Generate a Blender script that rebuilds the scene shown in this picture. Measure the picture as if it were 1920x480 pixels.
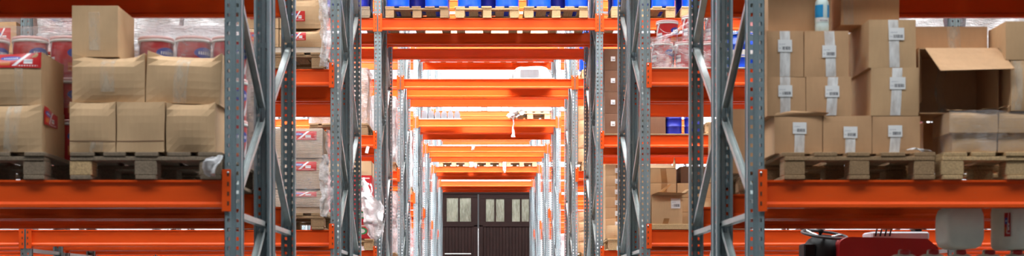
import bpy, math, random, re
from mathutils import Vector, Matrix, noise

for o in list(bpy.data.objects):
    bpy.data.objects.remove(o)
SC = bpy.context.scene
COL = SC.collection
R = random.Random(7)
PI = math.pi

# ------------------------------------------------------------------ camera
EYE = 1.45            # eye height above the floor
S = 350.4             # pixels per metre at depth 1 (nearest rack face)
D0 = 7.93             # metres from the camera to the nearest rack face
VX, VY = 908.0, 567.0 # vanishing point in the 1920x480 frame
cam_d = bpy.data.cameras.new('camera')
cam = bpy.data.objects.new('camera', cam_d)
COL.objects.link(cam)
cam.location = (0, 0, EYE)
cam.rotation_euler = (PI / 2, 0, 0)
cam_d.sensor_width = 36
cam_d.lens = 36 * S * D0 / 1920
cam_d.shift_x = (960 - VX) / 1920
cam_d.shift_y = (VY - 240) / 1920
cam_d.dof.use_dof = True
cam_d.dof.focus_distance = 24.0
cam_d.dof.aperture_fstop = 4.0
cam_d.clip_end = 200
SC.camera = cam

# ------------------------------------------------------------------ light and exposure
vs = SC.view_settings
vs.view_transform = 'Standard'
vs.look = 'None'
vs.gamma = 1.0
vs.use_curve_mapping = False
vs.exposure = 0.0
world = bpy.data.worlds.new('overcast_sky')
SC.world = world
world.use_nodes = True
world.node_tree.nodes['Background'].inputs[0].default_value = (0.93, 0.97, 1.0, 1)
world.node_tree.nodes['Background'].inputs[1].default_value = 0.16
# rooflights above the aisles: (centre y, width, radiance)
ROOFLIGHTS = [(4.4, 2.0, 11.5), (11.8, 1.6, 17.0), (17.2, 1.6, 30.0), (22.4, 1.6, 60.0), (27.6, 1.6, 54.0),
              (32.7, 1.6, 44.0), (37.7, 1.6, 40.0), (42.7, 1.6, 32.0), (48.4, 1.6, 3.0)]
ROOF_X = 10.0         # half length of the rooflights
WINDOW_GLOW = 4.0

L1, L2, L3, L4 = EYE + 0.656, EYE + 2.109, EYE + 3.587, EYE + 5.066   # beam tops
CX = 0.055            # middle of the passage
BAY = 1.4             # half a bay
RZ = [1.0, 1.688, 2.358, 3.0, 3.66, 4.284, 4.942, 5.54]
WALL_Y = 6.4 * D0
CEIL = 10.3

def X(px, z): return (px - VX) / S * z
def H(py, z): return EYE + (VY - py) / S * z
def Y(z): return z * D0

# ------------------------------------------------------------------ material helpers
class NT:
    def __init__(s, name):
        s.m = bpy.data.materials.new(name); s.m.use_nodes = True
        s.t = s.m.node_tree; s.b = s.t.nodes['Principled BSDF']; s.out = s.t.nodes['Material Output']
    def n(s, typ, **kw):
        nd = s.t.nodes.new(typ)
        for k, v in kw.items(): setattr(nd, k, v)
        return nd
    def link(s, a, b): s.t.links.new(a, b)
    def put(s, sock, val):
        if hasattr(val, 'is_linked'): s.link(val, sock)
        else: sock.default_value = val
    def math(s, op, a, b=0.0):
        nd = s.n('ShaderNodeMath', operation=op); s.put(nd.inputs[0], a); s.put(nd.inputs[1], b); return nd.outputs[0]
    def mix(s, f, a, b):
        nd = s.n('ShaderNodeMix', data_type='RGBA')
        s.put(nd.inputs[0], f)
        s.put(nd.inputs[6], a if hasattr(a, 'is_linked') else (*a, 1)); s.put(nd.inputs[7], b if hasattr(b, 'is_linked') else (*b, 1))
        return nd.outputs[2]
    def noise(s, scale, vec=None, detail=3, rough=.55, out=0):
        nd = s.n('ShaderNodeTexNoise'); nd.inputs['Scale'].default_value = scale; nd.inputs['Detail'].default_value = detail
        nd.inputs['Roughness'].default_value = rough
        if vec is not None: s.link(vec, nd.inputs['Vector'])
        return nd.outputs[out]
    def ramp(s, f, a, b, lo=(0, 0, 0), hi=(1, 1, 1)):
        nd = s.n('ShaderNodeMapRange'); s.put(nd.inputs[0], f); nd.inputs[1].default_value = a; nd.inputs[2].default_value = b
        return nd.outputs[0]
    def objc(s, scale=(1, 1, 1)):
        tc = s.n('ShaderNodeTexCoord'); mp = s.n('ShaderNodeMapping'); mp.inputs['Scale'].default_value = scale
        # every copy gets its own stretch of grain
        oi = s.n('ShaderNodeObjectInfo'); ad = s.n('ShaderNodeVectorMath', operation='ADD')
        ml = s.n('ShaderNodeMath', operation='MULTIPLY'); ml.inputs[1].default_value = 37.0
        s.link(oi.outputs['Random'], ml.inputs[0])
        s.link(tc.outputs['Object'], ad.inputs[0]); s.link(ml.outputs[0], ad.inputs[1]); s.link(ad.outputs[0], mp.inputs[0])
        return mp.outputs[0]
    def rnd(s): return s.n('ShaderNodeObjectInfo').outputs['Random']
    def uv(s):
        sp = s.n('ShaderNodeSeparateXYZ'); s.link(s.n('ShaderNodeTexCoord').outputs['UV'], sp.inputs[0]); return sp.outputs[0], sp.outputs[1]
    def rect(s, u, v, a, b, c, d):
        f = s.math('MULTIPLY', s.math('GREATER_THAN', u, a), s.math('LESS_THAN', u, b))
        return s.math('MULTIPLY', f, s.math('MULTIPLY', s.math('GREATER_THAN', v, c), s.math('LESS_THAN', v, d)))
    def fin(s, col=None, rough=.6, metal=0.0, bump=None, bs=.2, spec=.5, dist=.01):
        if col is not None: s.put(s.b.inputs['Base Color'], col if hasattr(col, 'is_linked') else (*col, 1))
        s.put(s.b.inputs['Roughness'], rough); s.put(s.b.inputs['Metallic'], metal)
        s.b.inputs['Specular IOR Level'].default_value = spec
        if bump is not None:
            nd = s.n('ShaderNodeBump'); nd.inputs['Strength'].default_value = bs; nd.inputs['Distance'].default_value = dist
            s.link(bump, nd.inputs['Height']); s.link(nd.outputs[0], s.b.inputs['Normal'])
        return s.m

M = {}
def mk_plain(name, col, rough=.6, metal=0., var=.12, scale=6., spec=.5, bs=.1):
    t = NT(name); nz = t.noise(scale, t.objc())
    dark = tuple(c * (1 - var) for c in col); lite = tuple(min(1, c * (1 + var)) for c in col)
    M[name] = t.fin(t.mix(t.ramp(nz, .3, .7), dark, lite), rough, metal, t.noise(scale * 12, t.objc()), bs, spec, .002)
def mk_metal(name, col, rough, metal, spec=.5):
    t = NT(name); v = t.objc((1, 1, .25)); nz = t.noise(14, v, 5)
    sp = t.n('ShaderNodeTexVoronoi'); sp.inputs['Scale'].default_value = 70; t.link(t.objc(), sp.inputs['Vector'])
    c = t.mix(t.ramp(nz, .3, .7), tuple(k * .82 for k in col), tuple(k * 1.15 for k in col))
    c = t.mix(t.math('MULTIPLY', t.ramp(sp.outputs['Distance'], 0, .6), .18), c, tuple(k * 1.4 for k in col))
    M[name] = t.fin(c, t.math('ADD', rough - .1, t.math('MULTIPLY', nz, .2)), metal, nz, .08, spec, .002)
mk_metal('galvanised', (.205, .265, .285), .45, .2)
mk_metal('brace_zinc', (.36, .41, .41), .38, .35)
mk_metal('steel_dark', (.06, .06, .065), .4, .5)
mk_metal('chrome', (.6, .6, .6), .18, .9)
def mk_orange():
    t = NT('orange_paint'); v = t.objc((.6, 3, 3)); nz = t.noise(3.2, v, 5); sc = t.noise(40, t.objc((.15, 1, 4)), 4)
    c = t.mix(t.ramp(nz, .3, .72), (.74, .076, .006), (.86, .094, .007))
    c = t.mix(t.math('MULTIPLY', t.ramp(sc, .68, .74), .55), c, (.42, .20, .12))
    M['orange_paint'] = t.fin(c, t.math('ADD', .28, t.math('MULTIPLY', nz, .18)), 0, nz, .05, .30, .003)
mk_orange()
def mk_card(name, col, lines=0):
    t = NT(name); fib = t.noise(60, t.objc((1, 1, .18)), 4); big = t.noise(3.5, t.objc(), 3)
    c = t.mix(t.ramp(big, .3, .7), tuple(k * .88 for k in col), tuple(k * 1.07 for k in col))
    c = t.mix(t.math('MULTIPLY', t.ramp(fib, .35, .75), .22), c, tuple(k * .72 for k in col))
    c = t.mix(t.math('MULTIPLY', t.rnd(), .25), c, tuple(k * .8 for k in col))
    w = t.n('ShaderNodeTexWave', wave_type='BANDS', bands_direction='Z' if lines else 'X'); w.inputs['Scale'].default_value = 26 if lines else 60
    w.inputs['Distortion'].default_value = 1.2 if lines else .2
    t.link(t.n('ShaderNodeTexCoord').outputs['Object'], w.inputs['Vector'])
    M[name] = t.fin(c, .78, 0, t.math('ADD', t.math('MULTIPLY', w.outputs[1], .9 if lines else .35), fib), .5 if lines else .16, .25, .006 if lines else .003)
mk_card('card_pale', (.61, .405, .23))
mk_card('card_tan', (.62, .395, .215))
mk_card('card_brown', (.60, .355, .19))
mk_card('card_ridged', (.55, .41, .30), 1)
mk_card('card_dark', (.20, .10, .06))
def mk_wood(name, col):
    t = NT(name); g = t.noise(9, t.objc((14, .7, 14)), 5, .6); b = t.noise(2.2, t.objc(), 4)
    c = t.mix(t.ramp(g, .32, .7), tuple(k * .55 for k in col), tuple(k * 1.1 for k in col))
    c = t.mix(t.math('MULTIPLY', t.ramp(b, .45, .75), .5), c, tuple(k * .45 for k in col))
    c = t.mix(t.math('MULTIPLY', t.rnd(), .3), c, tuple(k * .6 for k in col))
    M[name] = t.fin(c, .82, 0, g, .4, .2, .004)
mk_wood('wood_old', (.43, .275, .15))
mk_wood('wood_new', (.68, .46, .24))
mk_wood('wood_grey', (.31, .235, .165))
mk_plain('drum_blue', (.006, .085, .80), .28, var=.1)
mk_plain('drum_navy', (.012, .02, .30), .35, var=.1)
mk_plain('plastic_red', (.52, .02, .022), .35)
mk_plain('plastic_white', (.74, .73, .70), .4, var=.06)
mk_plain('can_cream', (.86, .84, .72), .45, var=.08)
mk_plain('lid_pale', (.82, .50, .48), .35, var=.1)
mk_plain('black_rubber', (.007, .007, .008), .45, spec=.15)
mk_plain('truck_red', (.30, .008, .010), .35, var=.06)
mk_plain('paper_white', (.80, .80, .78), .6, var=.04)
mk_plain('gable_grey', (.15, .155, .17), .5, var=.06)
mk_plain('panel_grey', (.50, .51, .55), .5, var=.06)
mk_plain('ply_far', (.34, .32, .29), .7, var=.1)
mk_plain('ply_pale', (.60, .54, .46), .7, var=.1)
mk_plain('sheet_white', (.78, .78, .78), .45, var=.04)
mk_plain('sheet_far', (.36, .365, .37), .5, var=.04)  # white darkened in the colour to offset the strong far light
mk_plain('sheet_far_grey', (.17, .175, .19), .5, var=.04)  # grey darkened in the colour for the same strong light
mk_plain('teal_blue', (.02, .30, .62), .4, var=.05)
mk_plain('bottle_white', (.62, .74, .72), .35, var=.03)
mk_plain('green_patch', (.02, .30, .09), .4, var=.1)
mk_plain('brown_tape', (.36, .17, .06), .35, var=.1)
mk_plain('hole_dark', (.10, .035, .012), .6)
mk_plain('gate_brown', (.020, .0095, .008), .75, var=.18, scale=4, spec=.15)
mk_plain('hall_white', (.80, .80, .80), .8, var=.03, scale=1)
mk_plain('roof_grey', (.62, .63, .64), .7, var=.05, scale=1)
def mk_floor():
    t = NT('concrete'); a = t.noise(.5, t.objc(), 6); b = t.noise(18, t.objc(), 4)
    c = t.mix(t.ramp(a, .3, .7), (.050, .050, .048), (.078, .077, .075)); c = t.mix(t.math('MULTIPLY', b, .25), c, (.05, .05, .05))  # unseen floor, colour darkened to cut the light it bounces up
    M['concrete'] = t.fin(c, .45, 0, b, .1, .4, .003)
mk_floor()
def mk_emit(name, col, k):
    t = NT(name); t.b.inputs['Base Color'].default_value = (.8, .8, .8, 1)
    t.b.inputs['Emission Color'].default_value = (*col, 1); t.b.inputs['Emission Strength'].default_value = k; M[name] = t.m
for i, (yy, ww, k) in enumerate(ROOFLIGHTS): mk_emit(f'rooflight_{i}', (.93, .975, 1.0), k)
mk_emit('gap_daylight', (.97, 1, .98), .55)
mk_emit('daylit_window', (.97, .99, 1), WINDOW_GLOW)
def mk_pane():
    t = NT('grimy_pane'); a = t.noise(3.0, t.objc((1.6, 1, .6)), 6, .7); b = t.noise(9, t.objc((3, 1, .5)), 5)
    c = t.mix(t.ramp(a, .35, .7), (.08, .08, .05), (.20, .21, .15)); c = t.mix(t.math('MULTIPLY', t.ramp(b, .45, .7), .5), c, (.30, .31, .26))
    t.put(t.b.inputs['Emission Color'], c); t.b.inputs['Emission Strength'].default_value = .22
    M['grimy_pane'] = t.fin(c, .5)
mk_pane()
def mk_tape(name, col, alpha):
    t = NT(name); nz = t.noise(30, t.objc((1, 1, .3)), 4)
    t.fin(col, .35, 0, nz, .2, .4, .0015)
    tr = t.n('ShaderNodeBsdfTransparent'); mx = t.n('ShaderNodeMixShader')
    t.put(mx.inputs[0], t.math('ADD', alpha - .2, t.math('MULTIPLY', t.ramp(nz, .35, .65), .4)))
    t.link(tr.outputs[0], mx.inputs[1]); t.link(t.b.outputs[0], mx.inputs[2]); t.link(mx.outputs[0], t.out.inputs[0]); M[name] = t.m
mk_tape('tape_silver', (.86, .85, .84), .80)
mk_tape('tape_clear', (.80, .70, .56), .27)
def mk_film(name, lo, hi, col=(.86, .86, .88), sc=(1, 1, 1)):
    t = NT(name); v = t.objc(sc); a = t.noise(7, v, 5, .65); b = t.noise(22, t.objc((1, 1, 5)), 3)
    t.fin(col, .16, 0, t.math('ADD', a, t.math('MULTIPLY', b, .4)), .7, .7, .03)
    tr = t.n('ShaderNodeBsdfTransparent'); mx = t.n('ShaderNodeMixShader')
    f = t.math('ADD', lo, t.math('MULTIPLY', t.ramp(t.math('ADD', t.math('MULTIPLY', a, .7), t.math('MULTIPLY', b, .3)), .40, .66), hi - lo))
    t.put(mx.inputs[0], f); t.link(tr.outputs[0], mx.inputs[1]); t.link(t.b.outputs[0], mx.inputs[2]); t.link(mx.outputs[0], t.out.inputs[0]); M[name] = t.m
mk_film('film_clear', .04, .34)
mk_film('film_tight', .02, .22)
mk_film('film_crinkled', .08, .62)
mk_film('film_milky', .30, .85)
mk_film('film_white', .75, 1.0)
mk_film('film_far', .7, 1.0, (.40, .41, .42))  # white film with its colour darkened against the strong far light
mk_film('film_pink', .25, .75, (.80, .66, .66))
def mk_red_label(name, base=(.56, .018, .02), reps=1):
    """printed sticker: red ground, blue lozenge, white slanted brush, small white tin, strip of white marks."""
    t = NT(name); u, v = t.uv()
    if reps > 1: u = t.math('FRACT', t.math('MULTIPLY', u, reps))
    c = t.mix(t.ramp(t.noise(8, t.objc()), .3, .7), tuple(k * .9 for k in base), base)
    e = t.math('ADD', t.math('POWER', t.math('DIVIDE', t.math('SUBTRACT', u, .30), .23), 2), t.math('POWER', t.math('DIVIDE', t.math('SUBTRACT', v, .66), .15), 2))
    c = t.mix(t.math('LESS_THAN', e, 1), c, (.03, .06, .36))
    c = t.mix(t.math('MULTIPLY', t.rect(u, v, .14, .46, .62, .70), t.math('GREATER_THAN', t.math('FRACT', t.math('MULTIPLY', u, 22)), .4)), c, (.75, .75, .8))
    d = t.math('SUBTRACT', t.math('SUBTRACT', u, .34), t.math('MULTIPLY', v, .36))
    st = t.math('MULTIPLY', t.math('LESS_THAN', t.math('ABSOLUTE', d), .045), t.math('GREATER_THAN', v, .12))
    c = t.mix(st, c, (.82, .78, .80))
    c = t.mix(t.rect(u, v, .60, .80, .26, .56), c, (.80, .79, .80)); c = t.mix(t.rect(u, v, .60, .80, .40, .48), c, (.35, .36, .42))
    c = t.mix(t.math('MULTIPLY', t.rect(u, v, .46, .92, .10, .17), t.math('GREATER_THAN', t.math('FRACT', t.math('MULTIPLY', u, 17)), .45)), c, (.85, .8, .8))
    c = t.mix(t.rect(u, v, .08, .30, .16, .40), c, (.62, .16, .03))
    M[name] = t.fin(c, .3, 0, None, .1, .5)
mk_red_label('red_sticker')
mk_red_label('red_tin_print', (.50, .02, .022), 2)
def mk_ship():
    t = NT('shipping_print'); u, v = t.uv()
    nz = t.n('ShaderNodeTexNoise', noise_dimensions='1D'); nz.inputs['Scale'].default_value = 34; nz.inputs['Detail'].default_value = 2
    t.put(nz.inputs['W'], t.math('ADD', u, t.math('MULTIPLY', t.rnd(), 9)))
    nb = nz.outputs[0]
    c = t.mix(t.math('MULTIPLY', t.rect(u, v, .30, .90, .16, .44), t.math('GREATER_THAN', nb, .47)), (.80, .80, .80), (.06, .06, .08))
    c = t.mix(t.math('MULTIPLY', t.rect(u, v, .10, .55, .58, .66), t.math('GREATER_THAN', nb, .5)), c, (.35, .36, .42))
    c = t.mix(t.math('MULTIPLY', t.rect(u, v, .06, .24, .24, .34), t.math('GREATER_THAN', nb, .5)), c, (.4, .4, .45))
    M['shipping_print'] = t.fin(c, .5)
mk_ship()
def mk_redgreen():
    t = NT('red_green_print'); u, v = t.uv(); c = (.50, .02, .03)
    e = t.math('ADD', t.math('POWER', t.math('SUBTRACT', u, .62), 2), t.math('POWER', t.math('SUBTRACT', v, .5), 2))
    c = t.mix(t.math('LESS_THAN', e, .07), c, (.02, .25, .08)); c = t.mix(t.math('LESS_THAN', e, .025), c, (.7, .65, .62))
    c = t.mix(t.rect(u, v, 0, 1, .84, .93), c, (.65, .55, .5)); M['red_green_print'] = t.fin(c, .4)
mk_redgreen()

# ------------------------------------------------------------------ mesh helpers
class MB:
    def __init__(s): s.v = []; s.f = []; s.mi = []; s.uv = []; s.sm = []
    def add(s, vs_, fs, mi=0, uvs=None, smooth=False):
        b = len(s.v); s.v += [tuple(p) for p in vs_]
        for k, f in enumerate(fs):
            s.f.append(tuple(b + i for i in f)); s.mi.append(mi); s.sm.append(smooth)
            s.uv.append([uvs[i] for i in f] if uvs else [(0, 0)] * len(f))
    def box(s, x0, y0, z0, x1, y1, z1, mi=0, mat=None, uvfront=False):
        P = [Vector(p) for p in ((x0, y0, z0), (x1, y0, z0), (x1, y1, z0), (x0, y1, z0), (x0, y0, z1), (x1, y0, z1), (x1, y1, z1), (x0, y1, z1))]
        if mat is not None: P = [mat @ p for p in P]
        uvs = [(0, 0), (1, 0), (1, 0), (0, 0), (0, 1), (1, 1), (1, 1), (0, 1)] if uvfront else None
        s.add(P, [(0, 1, 5, 4), (1, 2, 6, 5), (2, 3, 7, 6), (3, 0, 4, 7), (4, 5, 6, 7), (3, 2, 1, 0)], mi, uvs)
        return s
    def cbox(s, x0, y0, z0, x1, y1, z1, c=.004, mi=0):
        """box with chamfered upright and level edges"""
        pts = []
        ring = lambda i, z: [(x0 + i + c, y0 + i, z), (x1 - i - c, y0 + i, z), (x1 - i, y0 + i + c, z), (x1 - i, y1 - i - c, z), (x1 - i - c, y1 - i, z), (x0 + i + c, y1 - i, z), (x0 + i, y1 - i - c, z), (x0 + i, y0 + i + c, z)]
        for i, z in ((c, z0), (0, z0 + c), (0, z1 - c), (c, z1)): pts += ring(i, z)
        fs = [tuple(range(7, -1, -1)), tuple(range(24, 32))]
        for k in range(3):
            for j in range(8): fs.append((k * 8 + j, k * 8 + (j + 1) % 8, k * 8 + 8 + (j + 1) % 8, k * 8 + 8 + j))
        s.add(pts, fs, mi); return s
    def grid(s, fn, nu, nv, mi=0, smooth=True, flip=False):
        vs_, uvs, fs = [], [], []
        for j in range(nv + 1):
            for i in range(nu + 1): vs_.append(fn(i / nu, j / nv)); uvs.append((i / nu, j / nv))
        for j in range(nv):
            for i in range(nu):
                a = j * (nu + 1) + i; q = (a, a + 1, a + nu + 2, a + nu + 1); fs.append(q[::-1] if flip else q)
        s.add(vs_, fs, mi, uvs, smooth); return s
    def lathe(s, prof, n=20, mi=0, c=(0, 0), smooth=True):
        m = len(prof); vs_, uvs, fs = [], [], []
        zs = [p[1] for p in prof]; z0, z1 = min(zs), max(zs)
        for k in range(n + 1):
            a = 2 * PI * k / n + PI / 2
            for r, z in prof: vs_.append((c[0] + r * math.cos(a), c[1] + r * math.sin(a), z)); uvs.append((k / n, (z - z0) / (z1 - z0 + 1e-9)))
        for k in range(n):
            for i in range(m - 1): fs.append((k * m + i, (k + 1) * m + i, (k + 1) * m + i + 1, k * m + i + 1))
        s.add(vs_, fs, mi, uvs, smooth); return s
    def tube(s, pts, r, n=8, mi=0, closed=False):
        pts = [Vector(p) for p in pts]; N = len(pts); vs_, fs = [], []
        for k in range(N):
            d = (pts[(k + 1) % N] - pts[k - 1]) if closed else (pts[min(k + 1, N - 1)] - pts[max(k - 1, 0)])
            d.normalize(); a = d.orthogonal().normalized(); 
            up = Vector((0, 0, 1)) if abs(d.z) < .9 else Vector((0, 1, 0))
            a = d.cross(up).normalized(); b = a.cross(d)
            for i in range(n):
                t = 2 * PI * i / n; vs_.append(pts[k] + a * r * math.cos(t) + b * r * math.sin(t))
        for k in range(N if closed else N - 1):
            for i in range(n): fs.append((k * n + i, k * n + (i + 1) % n, ((k + 1) % N) * n + (i + 1) % n, ((k + 1) % N) * n + i))
        if not closed: fs += [tuple(range(n))[::-1], tuple((N - 1) * n + i for i in range(n))]
        s.add(vs_, fs, mi, None, True); return s
    def ext(s, prof, x0, x1, mi=0):
        """closed (y,z) outline pushed along x"""
        n = len(prof); vs_ = [(x0, y, z) for y, z in prof] + [(x1, y, z) for y, z in prof]
        fs = [(i, n + i, n + (i + 1) % n, (i + 1) % n) for i in range(n)] + [tuple(range(n)), tuple(range(2 * n - 1, n - 1, -1))]
        s.add(vs_, fs, mi); return s
    def mesh(s, name, mats):
        me = bpy.data.meshes.new(name); me.from_pydata(s.v, [], s.f)
        for m in mats: me.materials.append(M[m])
        me.polygons.foreach_set('material_index', s.mi); me.polygons.foreach_set('use_smooth', s.sm)
        if any(any(q != (0, 0) for q in u) for u in s.uv):
            ul = me.uv_layers.new(name='map'); flat = [c for u in s.uv for q in u for c in q]; ul.data.foreach_set('uv', flat)
        me.update(); return me

SHORT = [(r'on the (upper|lower) beam of the (\w+) rack', r"on the \2 rack's \1 beam"), (r'from below', 'up'), (r'^pallet under the big tan carton', 'pallet of the big carton'),
         (r'(left|right) of the passage', r'passage \1'), (r'^carton inside the', 'carton in the'), (r'pallet under the', 'pallet of the'), (r', (\w+) layer up', r', layer \1')]
def put(name, data, parent=None, loc=(0, 0, 0), rot=(0, 0, 0)):
    o = bpy.data.objects.new(name, data); COL.objects.link(o)
    if parent is not None: o.parent = parent
    o.location = loc; o.rotation_euler = rot
    return o
def tag(o, label, cat, group=None, kind=None):
    for a, b in SHORT: label = re.sub(a, b, label)
    o['label'] = label; o['category'] = cat
    if group: o['group'] = group
    if kind: o['kind'] = kind
    return o
def structure(o, label=None, cat=None):
    o['kind'] = 'structure'
    if label: o['label'] = label
    if cat: o['category'] = cat
    return o
def copy_tree(o, parent=None):
    c = o.copy(); COL.objects.link(c); c.parent = parent
    for ch in o.children: copy_tree(ch, c)
    return c

# ------------------------------------------------------------------ the hall
HX = 21.0
Y_BACK = -6.0
mesh = lambda n, mats, fn: (lambda b: (fn(b), b.mesh(n, mats))[1])(MB())
structure(put('floor', mesh('floor', ['concrete'], lambda b: b.box(-HX, Y_BACK, -.2, HX, WALL_Y + .3, 0))), 'dark concrete warehouse floor', 'floor')
structure(put('wall_left', mesh('wall_left', ['hall_white'], lambda b: b.box(-HX - .2, Y_BACK, 0, -HX, WALL_Y, CEIL))), 'white side wall of the hall', 'wall')
structure(put('wall_right', mesh('wall_right', ['hall_white'], lambda b: b.box(HX, Y_BACK, 0, HX + .2, WALL_Y, CEIL))), 'white opposite side wall of the hall', 'wall')
# far wall with the gate opening and a band of windows
GX0, GX1, GTOP = X(816, 6.4), X(1012, 6.4), H(358, 6.4)
WB, WT = EYE + 4.55, EYE + 7.35
def far_wall(b):
    y0, y1 = WALL_Y, WALL_Y + .3
    b.box(-HX, y0, 0, GX0, y1, WB); b.box(GX1, y0, 0, HX, y1, WB); b.box(GX0, y0, GTOP, GX1, y1, WB)
    b.box(-HX, y0, WT, HX, y1, CEIL)
    for k in range(-9, 10): b.box(k * 2.2 - .06, y0, WB, k * 2.2 + .06, y1, WT)
structure(put('wall_back', mesh('wall_back', ['hall_white'], far_wall)), 'white far wall behind the last rack', 'wall')
n = 0
for k in range(-9, 9):
    n += 1
    w = structure(put(f'window_{n}', mesh('window', ['panel_grey'], lambda b: [b.box(-1.04, 0, 0, -.99, .06, WT - WB), b.box(.99, 0, 0, 1.04, .06, WT - WB), b.box(-1.04, 0, 0, 1.04, .06, .06), b.box(-1.04, 0, WT - WB - .06, 1.04, .06, WT - WB)] + [b.box(-1.04 + q * .52 - .015, .01, 0, -1.04 + q * .52 + .015, .05, WT - WB) for q in (1, 2, 3)]), None, (k * 2.2 + 1.1, WALL_Y + .1, WB)))
    put('pane', mesh('pane', ['daylit_window'], lambda b: b.box(-1.04, .02, 0, 1.04, .03, WT - WB)), w)
# roof: white deck between long rooflights
edges = [Y_BACK]
for yy, ww, k in ROOFLIGHTS: edges += [yy - ww / 2, yy + ww / 2]
edges.append(WALL_Y + .3)
def roof(b):
    for yy, ww, k in ROOFLIGHTS:
        b.box(-HX, yy - ww / 2, CEIL, -ROOF_X, yy + ww / 2, CEIL + .2); b.box(ROOF_X, yy - ww / 2, CEIL, HX, yy + ww / 2, CEIL + .2)
    for i in range(0, len(edges), 2): b.box(-HX, edges[i], CEIL, HX, edges[i + 1], CEIL + .2)
structure(put('ceiling', mesh('ceiling', ['roof_grey'], roof)), 'pale roof deck cut by long rooflights', 'ceiling')
for i, (yy, ww, k) in enumerate(ROOFLIGHTS):
    structure(put(f'window_{n + 1 + i}', mesh('rooflight', [f'rooflight_{i}'], lambda b: b.box(-ROOF_X, yy - ww / 2, CEIL + .05, ROOF_X, yy + ww / 2, CEIL + .08))), f'long daylit rooflight, {["first", "second", "third", "fourth", "fifth", "sixth", "seventh", "eighth", "ninth"][i]} from the camera', 'rooflight')
for i in range(8):   # roof trusses, low chord
    yy = RZ[i] * D0 + 1.15
    structure(put(f'trim_{i + 1}', mesh('truss', ['panel_grey'], lambda b: [b.box(-HX, -.05, 0, HX, .05, .1), b.box(-HX, -.05, .5, HX, .05, .6)] + [b.box(-.02, -.02, 0, .02, .02, .72, 0, Matrix.Translation((q * 1.0, 0, .05)) @ Matrix.Rotation(.95 if q % 2 else -.95, 4, 'Y')) for q in range(-20, 21)]), None, (0, yy, CEIL - .65)))
# the brown gate
def gate():
    g = structure(put('door_1', mesh('door_frame', ['gate_brown'], lambda b: [b.box(GX0, 0, 0, GX0 + .12, .2, GTOP), b.box(GX1 - .12, 0, 0, GX1, .2, GTOP), b.box(GX0, 0, GTOP - .10, GX1, .2, GTOP)]), None, (0, WALL_Y - .02, 0)), 'tall dark brown double gate with grimy windows', 'gate')
    z = 6.4
    def leaf(px0, px1, tiles, pt, pb):
        x0, x1 = X(px0, z), X(px1, z); top = GTOP - .11
        lf = put('leaf', mesh('leaf', ['gate_brown'], lambda b: b.box(x0, .09, .05, x1, .13, top)), g)
        fr = MB(); zw0, zw1 = H(pb, z), H(pt, z)
        fr.cbox(x0, .03, zw1 + .08, x1, .10, top, .01); fr.cbox(x0, .03, zw0 - .26, x1, .10, zw0 - .08, .01)
        fr.cbox(x0, .03, .05, x1, .10, .4, .01)
        stiles = [x0] 
        for a, bb in tiles: pass
        ex = [x0]
        for a, bb in tiles: ex += [X(a, z), X(bb, z)]
        ex.append(x1)
        for i in range(0, len(ex), 2):
            if ex[i + 1] - ex[i] > .01: fr.cbox(ex[i], .035, zw0 - .1, ex[i + 1], .10, zw1 + .1, .006)
        fr.cbox(x0, .03, .3, x0 + .14, .10, zw0 - .2, .006); fr.cbox(x1 - .14, .03, .3, x1, .10, zw0 - .2, .006)
        put('rail_frame', fr.mesh('rail_frame', ['gate_brown']), lf)
        xx = x0 + .15; pm = mesh('plank', ['gate_brown'], lambda b: b.cbox(0, 0, 0, .105, .03, zw0 - .25 - .4, .012))
        while xx < x1 - .2:
            put('plank', pm, lf, (xx, .065, .4)); xx += .11
        for a, bb in tiles:
            xa, xb = X(a, z), X(bb, z)
            put('pane', mesh('pane', ['grimy_pane'], lambda b: b.grid(lambda u, v: ((xa - .02) + (xb - xa + .04) * u, .085 + .004 * math.sin(9 * u + 7 * v), (zw0 - .09) + (zw1 - zw0 + .18) * v), 6, 6)), lf)
        return lf
    leaf(821, 895.5, ((837.5, 859), (862, 883)), 375, 411)
    leaf(898, 1007, ((911, 927), (930, 945.5), (960, 975), (978, 992)), 377, 411)
    # daylight showing through the two gaps
    put('gap', mesh('gap', ['gap_daylight'], lambda b: b.box(X(896.1, z), .1, .05, X(897.3, z), .12, H(428, z))), g)
    put('gap', mesh('gap', ['gap_daylight'], lambda b: b.box(X(834, z), .02, H(476.3, z), X(883, z), .034, H(475, z))), g)
gate()

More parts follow.
